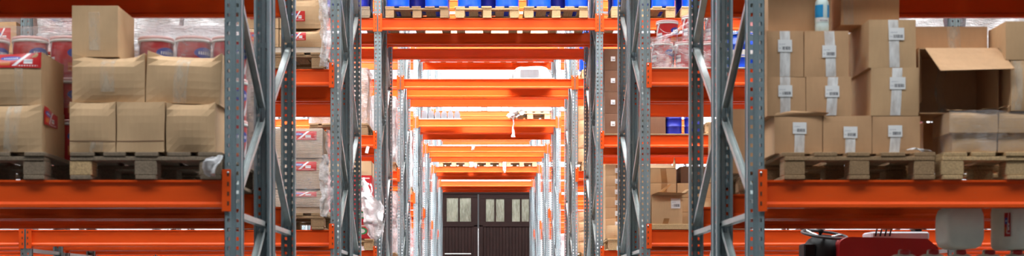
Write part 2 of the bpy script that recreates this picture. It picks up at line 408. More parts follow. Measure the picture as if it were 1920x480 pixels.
# ------------------------------------------------------------------ pallet racking
UPH = 8.25
def upright_mesh():
    b = MB(); hw = .045; t = .0025
    xs = [-.045, -.0315, -.0175, -.010, .010, .0175, .0315, .045]
    gy = .008
    ys = [0, 0, 0, gy, gy, 0, 0, 0]
    pitch = .05; N = int(UPH / pitch)
    # front sheet with punched slots, groove in the middle
    zs = []
    for k in range(N): zs += [k * pitch, k * pitch + .030]
    zs.append(N * pitch)
    idx = {}
    def vid(i, j, back):
        key = (i, j, back)
        if key not in idx: idx[key] = len(vv); vv.append((xs[i], ys[i] + (t if back else 0), zs[j]))
        return idx[key]
    vv, ff = [], []
    for j in range(len(zs) - 1):
        hole = j % 2 == 1
        for i in range(7):
            if hole and i in (1, 5):
                # slot walls
                a, c = (i, j), (i + 1, j + 1)
                for (p, q) in (((i, j), (i + 1, j)), ((i + 1, j), (i + 1, j + 1)), ((i + 1, j + 1), (i, j + 1)), ((i, j + 1), (i, j))):
                    ff.append((vid(*p, 0), vid(*p, 1), vid(*q, 1), vid(*q, 0)))
                continue
            ff.append((vid(i, j, 0), vid(i + 1, j, 0), vid(i + 1, j + 1, 0), vid(i, j + 1, 0)))
            ff.append((vid(i, j, 1), vid(i, j + 1, 1), vid(i + 1, j + 1, 1), vid(i + 1, j, 1)))
    b.add(vv, ff)
    for sgn in (-1, 1):   # side webs and rear lips
        o = sgn * hw
        b.box(min(o, o - sgn * t), 0, 0, max(o, o - sgn * t), .045, UPH)
        b.box(min(o, o - sgn * .010), .045, 0, max(o, o - sgn * .010), .045 + t, UPH)
        i0 = o - sgn * .010
        b.box(min(i0, i0 - sgn * t), .045, 0, max(i0, i0 - sgn * t), .075, UPH)
        b.box(min(i0, i0 + sgn * .012), .075, 0, max(i0, i0 + sgn * .012), .075 + t, UPH)
    b.box(-.075, -.02, 0, .075, .10, .008)
    return b.mesh('upright', ['galvanised'])
UP = upright_mesh()
DEPTH, GAPB = 1.10, .10
def brace_mesh(y0, z0, y1, z1):
    b = MB(); d = Vector((0, y1 - y0, z1 - z0)); L = d.length; ang = math.atan2(d.z, d.y)
    mt = Matrix.Translation((0, y0, z0)) @ Matrix.Rotation(ang, 4, 'X')
    b.box(-.02, 0, -.016, .02, L, -.013, 0, mt); b.box(-.02, 0, -.016, -.017, L, .016, 0, mt); b.box(.017, 0, -.016, .02, L, .016, 0, mt)
    return b.mesh('brace', ['brace_zinc'])
def bolt_mesh():
    b = MB(); b.tube([(-.03, 0, 0), (.03, 0, 0)], .009, 6); return b.mesh('bolt', ['chrome'])
BOLT = bolt_mesh()
OUT, INN = .055, DEPTH - .055
BR = []
base = EYE + .475
z = base
up = True
nodes = [(INN, .035), (OUT, base - 1.26), (INN, base - .63), (OUT, base)]
BR.append(brace_mesh(OUT, .2, INN, .2))
BR.append(brace_mesh(OUT, base - 1.22, INN, base - .65))
BR.append(brace_mesh(OUT, base - .05 - .6, INN, base - .04))
BR.append(brace_mesh(OUT, base, INN, base))
zz, flip = base + .06, False
while zz < UPH - .8:
    BR.append(brace_mesh(*((OUT, zz, INN, zz + .57) if not flip else (INN, zz, OUT, zz + .57)))); zz += .63; flip = not flip
BR.append(brace_mesh(OUT, UPH - .15, INN, UPH - .15))
BL = 2 * BAY - .09
def beam_mesh():
    b = MB()
    prof = [(0, .004), (.004, 0), (.046, 0), (.05, .004), (.05, .020), (.036, .034), (.036, .132), (.046, .140), (.046, .15), (.004, .15), (.004, .140), (.014, .132), (.014, .034), (0, .020)]
    b.ext(prof, -BL / 2, BL / 2); return b.mesh('beam', ['orange_paint'])
BEAM = beam_mesh()
def plate_mesh(s):
    """hooked end plate: wraps the outer half of the upright face; s=+1 plate at the beam's +x end"""
    b = MB(); e = s * BL / 2
    x0, x1 = sorted((e - s * .012, e + s * .036))
    b.cbox(x0, -.020, -.02, x1, -.015, .205, .0015)
    xa, xb = sorted((e, e - s * .005)); b.box(xa, -.018, -.02, xb, .05, .205)
    for k in range(4):
        zc = .012 + k * .052; xc = e + s * .021
        b.box(xc - .005, -.0215, zc, xc + .005, -.019, zc + .022, 1)
    xc = e + s * .021; b.tube([(xc, -.024, .188), (xc, -.015, .188)], .007, 8, 2)
    return b.mesh('end_plate', ['orange_paint', 'hole_dark', 'chrome'])
PL = {s: plate_mesh(s) for s in (-1, 1)}
ORD = ['nearest', 'second', 'third', 'fourth', 'fifth', 'sixth', 'seventh', 'farthest']
RACKLAB = ['nearest grey and orange pallet rack, brown cartons on both its lower side beams',
           'second pallet rack from the camera, orange side beams carrying film-wrapped tins and red-stickered cartons',
           'third pallet rack from the camera, blue drums on the beam across the passage',
           'fourth pallet rack, white shrouded load at one end of its bright orange cross beam',
           'fifth pallet rack, row of grey gable-topped panels on its cross beam',
           'sixth pallet rack, bare cross beams in front of the bright window band',
           'seventh pallet rack, pale wooden pallets along its cross beam',
           'farthest pallet rack, pale decking on its beam just above the brown gate']
ROWS = []
for r, zr in enumerate(RZ):
    y0 = Y(zr)
    rk = tag(put('pallet_rack', None, None, (CX, y0, 0)), RACKLAB[r], 'pallet rack', 'pallet racks spanning the passage')
    ROWS.append(rk)
    outer = (-3, -1, 1, 3) if r > 2 else (-5, -3, -1, 1, 3, 5)
    for c in outer:
        for side in (0, 1):
            fr = put('upright_frame', None, rk, (c * BAY, 0 if side == 0 else 2 * DEPTH + GAPB, 0), (0, 0, 0 if side == 0 else PI))
            put('upright', UP, fr); put('upright', UP, fr, (0, DEPTH, 0), (0, 0, PI))
            for bm in BR: put('brace', bm, fr)
            put('bolt', BOLT, fr, (0, OUT - .02, base)); put('bolt', BOLT, fr, (0, INN + .02, base))
        for zs_ in (1.0, 3.0, 5.0, 7.0):
            put('row_spacer', mesh('row_spacer', ['galvanised'], lambda b: b.box(-.02, DEPTH - .01, 0, .02, DEPTH + GAPB + .01, .03)) if 'row_spacer' not in bpy.data.meshes else bpy.data.meshes['row_spacer'], rk, (c * BAY, 0, zs_))
    for lv, hz in enumerate((L1, L2, L3, L4)):
        if r < 1 and lv > 1 or r < 2 and lv > 2: continue
        for bay in ((-2, 0, 2) if r > 2 else (-4, -2, 0, 2, 4)):
            if bay == 0 and lv < 2: continue
            for k, (yy, rz) in enumerate(((.008, 0), (DEPTH - .008, PI), (DEPTH + GAPB + .008, 0), (2 * DEPTH + GAPB - .008, PI))):
                if k in (1, 3) : pass
                bm = put('beam', BEAM, rk, (bay * BAY, yy, hz - .15), (0, 0, rz))
                put('end_plate', PL[-1], bm); put('end_plate', PL[1], bm)

# ------------------------------------------------------------------ pallets
def pallet_protos():
    out = {}
    for key, wd in (('old', 'wood_old'), ('new', 'wood_new'), ('grey', 'wood_grey')):
        d = {}
        d['top'] = mesh('top_board', [wd], lambda b: b.cbox(-.06, 0, .122, .06, 1.2, .144, .003))
        d['str'] = mesh('stringer_board', [wd], lambda b: b.cbox(-.4, 0, .100, .4, .12, .122, .003))
        d['blk'] = mesh('block', [wd], lambda b: b.cbox(-.055, 0, .022, .055, .12, .100, .004))
        d['bot'] = mesh('bottom_board', [wd], lambda b: b.cbox(-.055, 0, 0, .055, 1.2, .022, .003))
        out[key] = d
    return out
PAL = pallet_protos()
def pallet(label, xc, y, zb, kind='old', group=None, w=.8, rz=0., depth=1.2):
    p = PAL[kind]; o = tag(put('wooden_pallet', None, None, (xc, y, zb + .002), (0, 0, rz)), label, 'pallet', group)
    sx = w / .8; sy = depth / 1.2
    for k in (-.34, -.17, 0, .17, .34):
        c = put('top_board', p['top'], o, (k * sx + R.uniform(-.012, .012), R.uniform(-.008, .004), R.uniform(0, .0015)), (0, 0, R.uniform(-.006, .006))); c.scale = (R.uniform(.9, 1.1), sy, 1)
    for yy in (0, .54, 1.08):
        c = put('stringer_board', p['str'], o, (0, yy * sy, 0)); c.scale = (sx, 1, 1)
        for k in (-.345, 0, .345):
            c = put('block', p['blk'], o, (k * sx, yy * sy + R.uniform(0, .008), 0), (0, 0, 0)); c.scale = (R.uniform(.95, 1.12), 1, 1)
    for k in (-.345, 0, .345):
        c = put('bottom_board', p['bot'], o, (k * sx, 0, 0)); c.scale = (1, sy, 1)
    return o
PT = .1485  # pallet height

# ------------------------------------------------------------------ cartons
def carton(label, x0, x1, yf, z0, z1, d, mat='card_tan', tape=None, ship=None, sticker=None, bulge=.006, crush=0., sag=0., seed=None, group='cardboard cartons on the racks',
           rz=0., flaps=None, n=7, noise_amp=.004, name='cardboard_carton', seam=False, openfront=False, tape_u=.5, tape_w=.055, tape_l=(0., 1.)):
    """x0..x1, front face at yf, bottom z0, top z1, depth d. tape: material name. ship: (u, v, w, h). sticker: (u0,u1,v0,v1)."""
    w, h = x1 - x0, z1 - z0
    sd = R.uniform(0, 90) if seed is None else seed
    def df(p):
        x, y, z = p; u, v, q = 2 * x / w, 2 * z / h - 1, 2 * (y - d / 2) / d
        ex, ey, ez = 1 - u * u, 1 - q * q, 1 - v * v
        nx = x + bulge * .12 * u * (1 if abs(u) > .999 else 0) * ey * ez
        ny = y + bulge * (1 if q > .999 else -1 if q < -.999 else 0) * ex * ez
        nz = z - (sag * ex * ey if v > .999 else 0)
        if crush and v > 0 and q < 0:      # top front edge pressed in and down
            k = max(0, (v - .45) / .55) ** 1.6 * max(0, -q) * (ex ** .6)
            ny += crush * k; nz -= crush * .22 * k
        g = noise.noise_vector(Vector((x * 5 + sd, y * 5, z * 5 + sd))) * noise_amp
        lim = 1 if 0.001 < z < h - .001 else .0
        return (nx + g.x * .7, ny + g.y, max(0.0, nz + g.z * lim * .6))
    b = MB()
    fl = [(lambda u, v: df((-w / 2 + w * u, 0, h * v)), 0), (lambda u, v: df((w / 2, d * u, h * v)), 0), (lambda u, v: df((w / 2 - w * u, d, h * v)), 0),
          (lambda u, v: df((-w / 2, d - d * u, h * v)), 0), (lambda u, v: df((-w / 2 + w * u, d * v, h)), 0), (lambda u, v: df((-w / 2 + w * u, d - d * v, 0)), 0)]
    for k, (fn, _) in enumerate(fl):
        if openfront and k == 0: continue
        b.grid(fn, n, n, 0, False)
    if openfront:   # inner walls a little inside, so the sheet has thickness
        t = .006
        iw = lambda u, v: (-w / 2 + t + (w - 2 * t) * u, d - t, t + (h - 2 * t) * v)
        b.grid(iw, 4, 4, 0, False)
        b.grid(lambda u, v: (-w / 2 + t, d - t - (d - t) * (1 - u), t + (h - 2 * t) * v), 4, 4, 0, False)
        b.grid(lambda u, v: (w / 2 - t, (d - t) * (1 - u), t + (h - 2 * t) * v), 4, 4, 0, False)
        b.grid(lambda u, v: (-w / 2 + t + (w - 2 * t) * u, (d - t) * v, t), 4, 4, 0, False)
        b.grid(lambda u, v: (-w / 2 + t + (w - 2 * t) * u, (d - t) * (1 - v), h - t), 4, 4, 0, False)
        b.box(-w / 2, -.001, 0, -w / 2 + t, .002, h); b.box(w / 2 - t, -.001, 0, w / 2, .002, h); b.box(-w / 2, -.001, 0, w / 2, .002, t); b.box(-w / 2, -.001, h - t, w / 2, .002, h)
    o = tag(put(name, b.mesh(name, [mat]), None, ((x0 + x1) / 2, yf, z0), (0, 0, rz)), label, 'carton', group)
    def on_front(nm, u0, u1, v0, v1, m, off, nu=4, nv=8, skew=0.):
        g = MB()
        def q(s_, t_):
            u = u0 + (u1 - u0) * s_ + skew * (t_ - .5); v = v0 + (v1 - v0) * t_
            p = df((-w / 2 + w * u, 0, h * v)); return (p[0], p[1] - off, p[2])
        def qb(s_, t_):
            p = q(s_, t_); return (p[0], p[1] + off * .7, p[2])
        g.grid(q, nu, nv, 0, True); 
        c = put(nm, g.mesh(nm, [m]), o); return c
    if seam: on_front('flap_seam', .0, 1., .205, .222, 'card_dark', .0012, 10, 1)
    if tape:
        tw = tape_w / w
        on_front('tape_strip', tape_u - tw / 2, tape_u + tw / 2, tape_l[0] + .005, tape_l[1] - .005, tape, .002, 2, 12, R.uniform(-.05, .05))
    if ship: on_front('shipping_label', ship[0] - ship[2] / w / 2, ship[0] + ship[2] / w / 2, ship[1] - ship[3] / h / 2, ship[1] + ship[3] / h / 2, 'shipping_print', .0045, 3, 3)['label'] = 'white shipping label with barcode'
    if sticker: on_front('red_sticker', *sticker, 'red_sticker', .004, 8, 5)['label'] = 'red printed sticker with a blue lozenge and a white brush'
    for f in (flaps or ()):
        # (hinge a, hinge b, free b, free a) in carton coordinates
        P = [Vector(q) for q in f]; nn = (P[1] - P[0]).cross(P[3] - P[0]).normalized() * .005
        fb = MB()
        def surf(off):
            def fn(u, v):
                p = (P[0] * (1 - u) + P[1] * u) * (1 - v) + (P[3] * (1 - u) + P[2] * u) * v
                p = p + nn * (off + 1.2 * math.sin(PI * v) * math.sin(PI * u * 1.3)); return tuple(p)
            return fn
        fb.grid(surf(0), 5, 4, 0, False); fb.grid(surf(1), 5, 4, 0, False, True)
        put('flap', fb.mesh('flap', [mat]), o)
    return o
def cpx(label, a, b_, yt, yb, z, d, mat, **k):
    """carton from its front face in frame units at depth z"""
    return carton(label, X(a, z), X(b_, z), Y(z), H(yb, z), H(yt, z), d, mat, **k)

# ------------------------------------------------------------------ paint tins and drums
def tin_proto(r=.102, h=.245):
    body = mesh('tin_body', ['red_tin_print'], lambda b: b.lathe([(0, 0), (r * .93, 0), (r * .95, .006), (r, h * .88), (r, h * .90)], 24))
    rim = mesh('tin_rim', ['plastic_white'], lambda b: b.lathe([(r, h * .86), (r + .005, h * .865), (r + .005, h * .92), (r, h * .925)], 24))
    lid = mesh('lid', ['lid_pale'], lambda b: b.lathe([(r, h * .92), (r + .004, h * .925), (r + .004, h * .985), (r - .004, h), (r - .016, h), (r - .018, h - .008), (0, h - .008)], 24))
    hd = mesh('handle', ['chrome'], lambda b: b.tube([(r * 1.03 * math.cos(a), -abs(r * .25 * math.sin(a)) - .0, h * .86 - r * .9 * math.sin(a)) for a in [PI * k / 12 for k in range(13)]], .0022, 5))
    return body, rim, lid, hd
TIN = tin_proto()
def tin(label, x, y, z, group, s=1., rz=0., handle=True):
    o = tag(put('paint_tin', TIN[0], None, (x, y, z), (0, 0, rz)), label, 'paint tin', group)
    put('tin_rim', TIN[1], o); put('lid', TIN[2], o)['label'] = 'pale pinkish lid'
    if handle: put('handle', TIN[3], o, (0, -.1, 0), (.25, 0, 0))
    o.scale = (s, s, s)
    return o
def drum_proto(m):
    r, h = .150, .74
    body = mesh('drum_body', [m], lambda b: b.lathe([(0, 0), (r - .012, 0), (r - .003, .006), (r, .02), (r - .002, .04), (r - .002, h * .33), (r + .005, h * .35), (r - .002, h * .37), (r - .002, h * .65), (r + .005, h * .67), (r - .002, h * .69), (r - .003, h * .93), (r - .012, h * .95), (r - .012, h * .96)], 28))
    lid = mesh('lid', [m], lambda b: b.lathe([(r - .012, h * .94), (r + .004, h * .945), (r + .006, h * .985), (r, h), (r - .02, h), (r - .024, h - .012), (0, h - .012)], 28))
    ring = mesh('clamp_ring', ['chrome'], lambda b: b.lathe([(r + .004, h * .945), (r + .009, h * .95), (r + .009, h * .965), (r + .004, h * .97)], 28))
    return body, lid, ring
DRUM = {m: drum_proto(m) for m in ('drum_blue', 'drum_navy')}
def drum(label, x, y, z, m='drum_blue', group='blue drums on the racks', lab=False):
    p = DRUM[m]; o = tag(put('plastic_drum', p[0], None, (x, y, z), (0, 0, R.uniform(0, 6))), label, 'drum', group)
    put('lid', p[1], o); put('clamp_ring', p[2], o)
    if lab:
        o.rotation_euler = (0, 0, 0)
        put('paper_label', mesh('paper_label', ['paper_white'], lambda b: b.grid(lambda u, v: (.151 * math.sin((u - .5) * 1.9), -.151 * math.cos((u - .5) * 1.9), .22 + .16 * v), 10, 2)), o)['label'] = 'white paper label'
    return o

# ------------------------------------------------------------------ stretch film
def film(label, mat, x0, x1, y0, y1, z0, z1, faces='ftlr', amp=.02, name='stretch_film', n=26, group='plastic film around the loads', seed=None, taper=0.):
    sd = R.uniform(0, 50) if seed is None else seed
    def wob(p, k=1.):
        v = Vector(p); g = noise.noise_vector(v * 6 + Vector((sd, sd, sd))) * amp + noise.noise_vector(v * 17 + Vector((sd, 0, sd))) * amp * .45
        f = (p[2] - z0) / (z1 - z0)
        xc, yc = (x0 + x1) / 2, (y0 + y1) / 2
        return (xc + (p[0] - xc) * (1 - taper * f) + g.x, yc + (p[1] - yc) * (1 - taper * f) + g.y, max(z0, p[2] + g.z * f))
    b = MB()
    if 'f' in faces: b.grid(lambda u, v: wob((x0 + (x1 - x0) * u, y0, z0 + (z1 - z0) * v)), n, n)
    if 'l' in faces: b.grid(lambda u, v: wob((x0, y1 + (y0 - y1) * u, z0 + (z1 - z0) * v)), n // 2, n)
    if 'r' in faces: b.grid(lambda u, v: wob((x1, y0 + (y1 - y0) * u, z0 + (z1 - z0) * v)), n // 2, n)
    if 't' in faces: b.grid(lambda u, v: wob((x0 + (x1 - x0) * u, y0 + (y1 - y0) * v, z1)), n, n // 2)
    o = put(name, b.mesh(name, [mat])); return tag(o, label, 'plastic film', group)
def rag(label, mat, pts, w, amp=.03, name='film_scrap', group='loose scraps of film', n=14):
    """a crumpled strip that hangs along pts"""
    P = [Vector(p) for p in pts]; sd = R.uniform(0, 50); b = MB()
    def fn(u, v):
        t = v * (len(P) - 1); i = min(int(t), len(P) - 2); p = P[i].lerp(P[i + 1], t - i)
        ww = w[min(i, len(w) - 1)] * (1 - (t - i)) + w[min(i + 1, len(w) - 1)] * (t - i)
        q = p + Vector(((u - .5) * ww, 0.6 * ww * math.sin(u * 9 + v * 4) * .3, 0))
        g = noise.noise_vector(q * 9 + Vector((sd, 0, sd))) * amp + noise.noise_vector(q * 25 + Vector((0, sd, 0))) * amp * .5
        return tuple(q + g)
    b.grid(fn, n, n * 2); o = put(name, b.mesh(name, [mat])); return tag(o, label, 'plastic scrap', group)
def board(label, x0, x1, y0, y1, z0, z1, mat='wood_new', name='plywood_sheet', group=None):
    return tag(put(name, mesh(name, [mat], lambda b: b.cbox(x0, y0, 0, x1, y1, z1 - z0, .003)), None, (0, 0, z0)), label, 'board', group)


# ------------------------------------------------------------------ NEAREST RACK, bay on the left
T1 = L1 + PT
ordw = ['first', 'second', 'third', 'fourth', 'fifth', 'sixth', 'seventh', 'eighth']
pallet('weathered pallet under the two red-stickered cartons at the left picture edge', (X(-205, 1) + X(84, 1)) / 2, Y(1) - .01, L1, 'grey', 'wooden pallets on the nearest rack', X(84, 1) - X(-205, 1))
pb = pallet('pallet with one yellowish end block under six slumped pale cartons', (X(132, 1) + X(415, 1)) / 2, Y(1) - .01, L1, 'grey', 'wooden pallets on the nearest rack', X(415, 1) - X(132, 1))
blk = [c for c in pb.children if c.name.startswith('block')][0]
blk.data = blk.data.copy(); blk.data.materials[0] = M['wood_new']; blk['label'] = 'yellowish fresh wood block'
pb_blk2 = None
gl = 'slumped pale cartons on the nearest rack'
zb = lambda py: H(py, 1.0)
yf = Y(1) - .005
def c0(label, a, b_, yt, yb, **k):
    k.setdefault('mat', 'card_pale'); k.setdefault('d', .40); k.setdefault('bulge', .02); k.setdefault('group', gl); k.setdefault('noise_amp', .007)
    d = k.pop('d'); off = k.pop('off', 0); zz = (yf + off) / D0
    z0 = T1 if yb is None else zb(yb)     # yb: top of the carton below, measured on the front plane
    return carton(label, (a - VX) / S * zz, (b_ - VX) / S * zz, yf + off, z0, H(yt, zz), d, **k)
c0('pale carton at bottom left corner of the load, torn red sticker on its side', -110, 78, 195.5, None, d=.44, crush=.03, tape='tape_clear', tape_u=.71, tape_w=.075)
c0('pale carton with a red sticker wrapped over its top front edge', -110, 78, 98, 195.5, d=.42, off=.03, crush=.03, tape='tape_clear', tape_u=.78, tape_w=.045, sticker=(.56, 1.0, .70, .995))
sd_ = tag(put('torn_sticker', mesh('torn_sticker', ['red_sticker'], lambda b: b.grid(lambda u, v: (X(78, 1) + .010 + .004 * math.sin(7 * u), yf + .02 + .24 * u, zb(232) + .1 * v * (1 - .3 * u)), 6, 5))), 'torn red sticker stuck on the shaded side of the bottom pale carton', 'sticker')
sd_.parent = [o for o in COL.objects if o.get('label', '').startswith('pale carton at bottom left')][0]
sd_.matrix_parent_inverse = Matrix.Translation(-Vector(sd_.parent.location)); del sd_['category']
c0('bottom pale carton on the left of three in a row, above the yellowish block', 130, 216.5, 190.5, None, crush=.025, seam=True, tape='tape_clear', tape_u=.6, tape_w=.07, tape_l=(.0, .2))
c0('bottom pale carton in the middle of three in a row, with a straight flap seam', 218.5, 308, 190.5, None, crush=.008, seam=True, bulge=.006)
c0('bottom pale carton nearest the grey upright, its corner crushed and top sagging', 311.5, 403, 192, None, d=.38, crush=.04, bulge=.03)
c0('second layer pale carton with a crushed top edge, under the tall upper carton', 135, 271.5, 99.5, 190.2, off=.045, d=.36, crush=.085, bulge=.030, tape='tape_clear', tape_u=.5, tape_w=.075, tape_l=(.2, 1.))
c0('tilted wide pale carton in the second layer beside the grey upright', 273.5, 412, 97, 191.8, off=.05, d=.36, crush=.11, bulge=.022, rz=.0, tape='tape_clear', tape_u=.47, tape_w=.075).rotation_euler = (0, math.radians(2.2), 0)
c0('single upright pale carton on top of the whole load, silvery tape on its face', 135, 221, 10.5, 99.5, off=.13, d=.38, bulge=.006, crush=.0, tape='tape_clear', tape_u=.50, tape_w=.06, tape_l=(.12, .88))
# paint tins behind
TZ = 1.074
tx = [-16, 57, 128, 216, 293, 363, 431]
tn = ['behind the stickered carton at the picture edge', 'behind the stickered carton, its lid in full view', 'in the gap between the two pallets',
      'hidden behind the upright pale carton', 'right of the upright pale carton', 'above the middle of the tilted carton', 'beside the grey upright']
for k, px in enumerate(tx):
    for lay in range(3):
        ln = ['bottom', 'middle', 'top'][lay]
        tin(f'red paint tin {tn[k]}, {ln} layer', X(px, TZ), Y(TZ), T1 + .238 * lay, 'red paint tins behind the pale cartons', .965, 0, handle=False)
film('clear plastic film over the red tins behind the stickered cartons', 'film_clear', X(-90, 1.06), X(152, 1.06), Y(1.0605), Y(1.11), T1 + .3, T1 + .765, 'ft', .010)
film('clear plastic film over the red tins beside the grey upright', 'film_clear', X(257, 1.06), X(454, 1.06), Y(1.0605), Y(1.13), T1 + .02, T1 + .80, 'ftr', .012)
film('milky film hood drawn over the tops of the tins beside the grey upright', 'film_white', X(262, 1.09), X(452, 1.09), Y(1.09), Y(1.125), T1 + .745, T1 + .815, 'ft', .012)
# crumpled bluish film caught on the pallet
rag('crumpled bluish white film caught on the pallet corner by the grey upright', 'film_white', [(X(411, 1), Y(1) - .025, zb(293)), (X(400, 1), Y(1) - .045, zb(305)), (X(395, 1), Y(1) - .035, zb(329))], (.05, .10, .05), .03)
# second rack of the pair (behind), pink wrapped load
pallet('dark pallet in the rear half of the nearest rack behind the pale cartons', -1.92, Y(1) + 1.24, L1, 'grey', None, .8, depth=1.0)
for k in range(4):
    carton(f'pale ridged carton in the rear half of the nearest rack, {ordw[k]} from below', -2.30, -1.46, Y(1) + 1.26, T1 + k * .19, T1 + k * .19 + .187, .8, 'card_ridged', group='ridged cartons in the rear half of the nearest rack')
film('pinkish film around the ridged cartons in the rear of the nearest rack', 'film_pink', -2.34, -1.42, Y(1) + 1.235, Y(1) + 2.1, T1 + .02, T1 + .80, 'frt', .012)

# ------------------------------------------------------------------ NEAREST RACK, bay on the right
pallet('weathered pallet under the barcode-labelled cartons right of the passage', (X(1470, 1) + X(1752, 1)) / 2, Y(1) - .01, L1, 'old', 'wooden pallets on the nearest rack', X(1752, 1) - X(1470, 1))
pallet('clean light pallet under the film-wrapped flat cartons', (X(1766, 1) + X(2048, 1)) / 2, Y(1) - .01, L1, 'new', 'wooden pallets on the nearest rack', X(2048, 1) - X(1766, 1))
gr = 'brown cartons with white shipping labels'
def c1(label, a, b_, yt, yb, **k):
    k.setdefault('mat', 'card_brown'); k.setdefault('d', .40); k.setdefault('bulge', .006); k.setdefault('group', gr); k.setdefault('tape', 'tape_silver'); k.setdefault('noise_amp', .003)
    d = k.pop('d'); z1 = zb(yt); z0 = T1 if yb is None else zb(yb); off = k.pop('off', .085)
    # front faces stand OFF behind the rack face: keep the outline given at depth 1
    zz = (yf + off) / D0
    conv = lambda p: (p - VX) / S * zz
    z1 = H(yt, zz); z0 = T1 if yb is None else H(yb, zz)
    if k.get('z0') is not None: z0 = k.pop('z0')
    if k.get('z1') is not None: z1 = k.pop('z1')
    return carton(label, conv(a), conv(b_), yf + off, z0, z1, d, **k)
ZW = (yf + .085) / D0
lb = lambda: dict()
r1 = H(217, ZW); r2 = H(144, ZW); r3 = H(58, ZW)
hA = r1 - T1
f_w = (1543 - 1452) / S * ZW
c1('bottom brown carton with its flaps standing open, next to the grey upright', 1452, 1542, 211, None, z1=r1, ship=(.52, .67, .075, .062), tape_u=.52, tape_l=(0, .62),
   flaps=[((-f_w / 2, .0, hA), (f_w / 2, .0, hA), (f_w / 2 + .03, -.02, hA + .012), (-f_w / 2 + .03, .01, hA + .030)),
          ((-f_w / 2 - .001, .38, hA), (-f_w / 2 - .001, .02, hA), (-f_w / 2 + .07, .06, hA + .028), (-f_w / 2 + .06, .3, hA + .045))][:1])
c1('bottom brown carton in the middle, label above its silver tape', 1543.5, 1634.5, 217, None, z1=r1, ship=(.55, .56, .075, .062), tape_u=.55, tape_l=(0, .55))
c1('bottom brown carton furthest from the upright, under the large cartons', 1636, 1725, 217, None, z1=r1 - .003, ship=(.47, .6, .075, .062), tape_u=.47, tape_l=(0, .6))
c1('second layer brown carton against the grey upright', 1438, 1510.5, 144, 217, z0=r1, z1=r2, ship=(.47, .63, .075, .062), tape_u=.47)
c1('second layer brown carton between the upright one and the large one', 1512, 1596, 144, 217, z0=r1, z1=r2, ship=(.57, .62, .075, .062), tape_u=.57)
c1('large brown carton in the second layer, its paler side showing', 1633, 1722, 127, 217, z0=r1, ship=(.55, .67, .085, .066), tape_u=.53, mat='card_tan', d=.50)
c1('third layer brown carton against the grey upright', 1438, 1506.5, 58, 144, z0=r2, z1=r3, ship=(.49, .67, .075, .066), tape_u=.49)
c1('third layer brown carton directly under the white bottle', 1508, 1591, 58, 144, z0=r2, z1=r3, ship=(.55, .55, .075, .066), tape_u=.58)
c1('large brown carton in the third layer, tilted label on white tape', 1629, 1717.5, 37, 127, z0=H(127, ZW), ship=(.58, .70, .085, .066), tape_u=.53, mat='card_tan', d=.50)
c1('plain brown carton at the top edge beside the upright, behind the bottle', 1440, 1558, -70, 58, z0=r3, off=.20, d=.30, tape=None)
c1('plain brown carton on top of the large cartons, corner towards the bottle', 1577, 1686, -70, 36, z0=H(36.5, ZW), off=.24, d=.24, tape='tape_clear', tape_u=.12, mat='card_brown')
# white bottle
def bottle():
    zq = ZW + .009; x = X(1541, zq); r = (1554 - 1528) / 2 / S * zq
    h = .235
    o = tag(put('spray_bottle', mesh('bottle_body', ['bottle_white'], lambda b: b.lathe([(0, 0), (r * .9, 0), (r, .008), (r, .045), (r * .96, .05), (r, .055), (r, .15), (r * .93, .17), (r * .6, .19), (r * .42, .2), (r * .42, .215), (0, .215)], 24)), None, (x, zq * D0, r3)), 'white bottle with bright blue label bands on the third layer cartons', 'bottle')
    put('cap', mesh('cap', ['plastic_white'], lambda b: b.lathe([(0, .214), (r * .5, .214), (r * .5, .245), (0, .25)], 16)), o)
    for s_, (a, c) in enumerate(((-1.45, -.05), (.62, 1.5))):
        put('blue_label', mesh('blue_label', ['teal_blue'], lambda b: b.grid(lambda u, v: ((r + .001) * math.sin(a + (c - a) * u), -(r + .001) * math.cos(a + (c - a) * u), .082 + .068 * v), 8, 2)), o)['label'] = 'bright blue label panel'
    put('printed_strip', mesh('printed_strip', ['shipping_print'], lambda b: b.grid(lambda u, v: ((r + .001) * math.sin(-1.1 + 2 * u), -(r + .001) * math.cos(-1.1 + 2 * u), .058 + .02 * v), 8, 1)), o)
bottle()
# tins glimpsed between the two carton stacks
for k in range(3):
    tin(f'red paint tin glimpsed between the labelled cartons and the open box, {["lowest", "middle", "topmost"][k]}', X(1699, 1.10), Y(1.102), T1 + .246 * k, 'red paint tins between the carton stacks', 1.0)
# film-wrapped flat cartons on the light pallet
gd = 'flat cartons wrapped in film'
def c2(label, a, b_, yt, z0, d, **k):
    k.setdefault('mat', 'card_tan'); k.setdefault('group', gd); k.setdefault('bulge', .004)
    off = k.pop('off', .0); zz = (yf + off) / D0
    return carton(label, (a - VX) / S * zz, (b_ - VX) / S * zz, yf + off, z0, k.pop('z1', None) or H(yt, zz), d, **k)
m1 = H(249, 1.0)
c2('lower flat carton at the left end of the film-wrapped layer', 1785, 1869, 249, T1, .25, off=.022)
c2('lower flat carton at the picture edge in the film-wrapped layer', 1871.5, 1962, 249, T1, .25, off=.022)
c2('upper flat carton at the left end of the film-wrapped layer', 1780, 1871, 210, m1, .29, crush=.01)
c2('upper flat carton at the picture edge in the film-wrapped layer', 1872.5, 1962, 210, m1, .29, crush=.01)
film('clear film stretched tightly over the flat cartons, with bright glints', 'film_tight', X(1779, 1), X(1963, 1), yf - .012, yf + .29, T1 + .005, H(208, 1), 'fl', .008)
TOPF = H(209, 1.0)
rag('torn strip of brown cardboard lying along the top of the flat cartons', 'card_tan', [(X(1775, 1), yf + .02, TOPF + .006), (X(1840, 1), yf + .01, TOPF + .012), (X(1880, 1), yf + .0, TOPF + .022), (X(1892, 1), yf + .0, TOPF + .03)], (.05, .06, .06, .03), .012, 'cardboard_strip', None)
c2('narrow brown carton standing behind the wrapped flat cartons', 1731, 1800, 209, T1, .2, off=.47, z1=TOPF - .003, mat='card_brown')
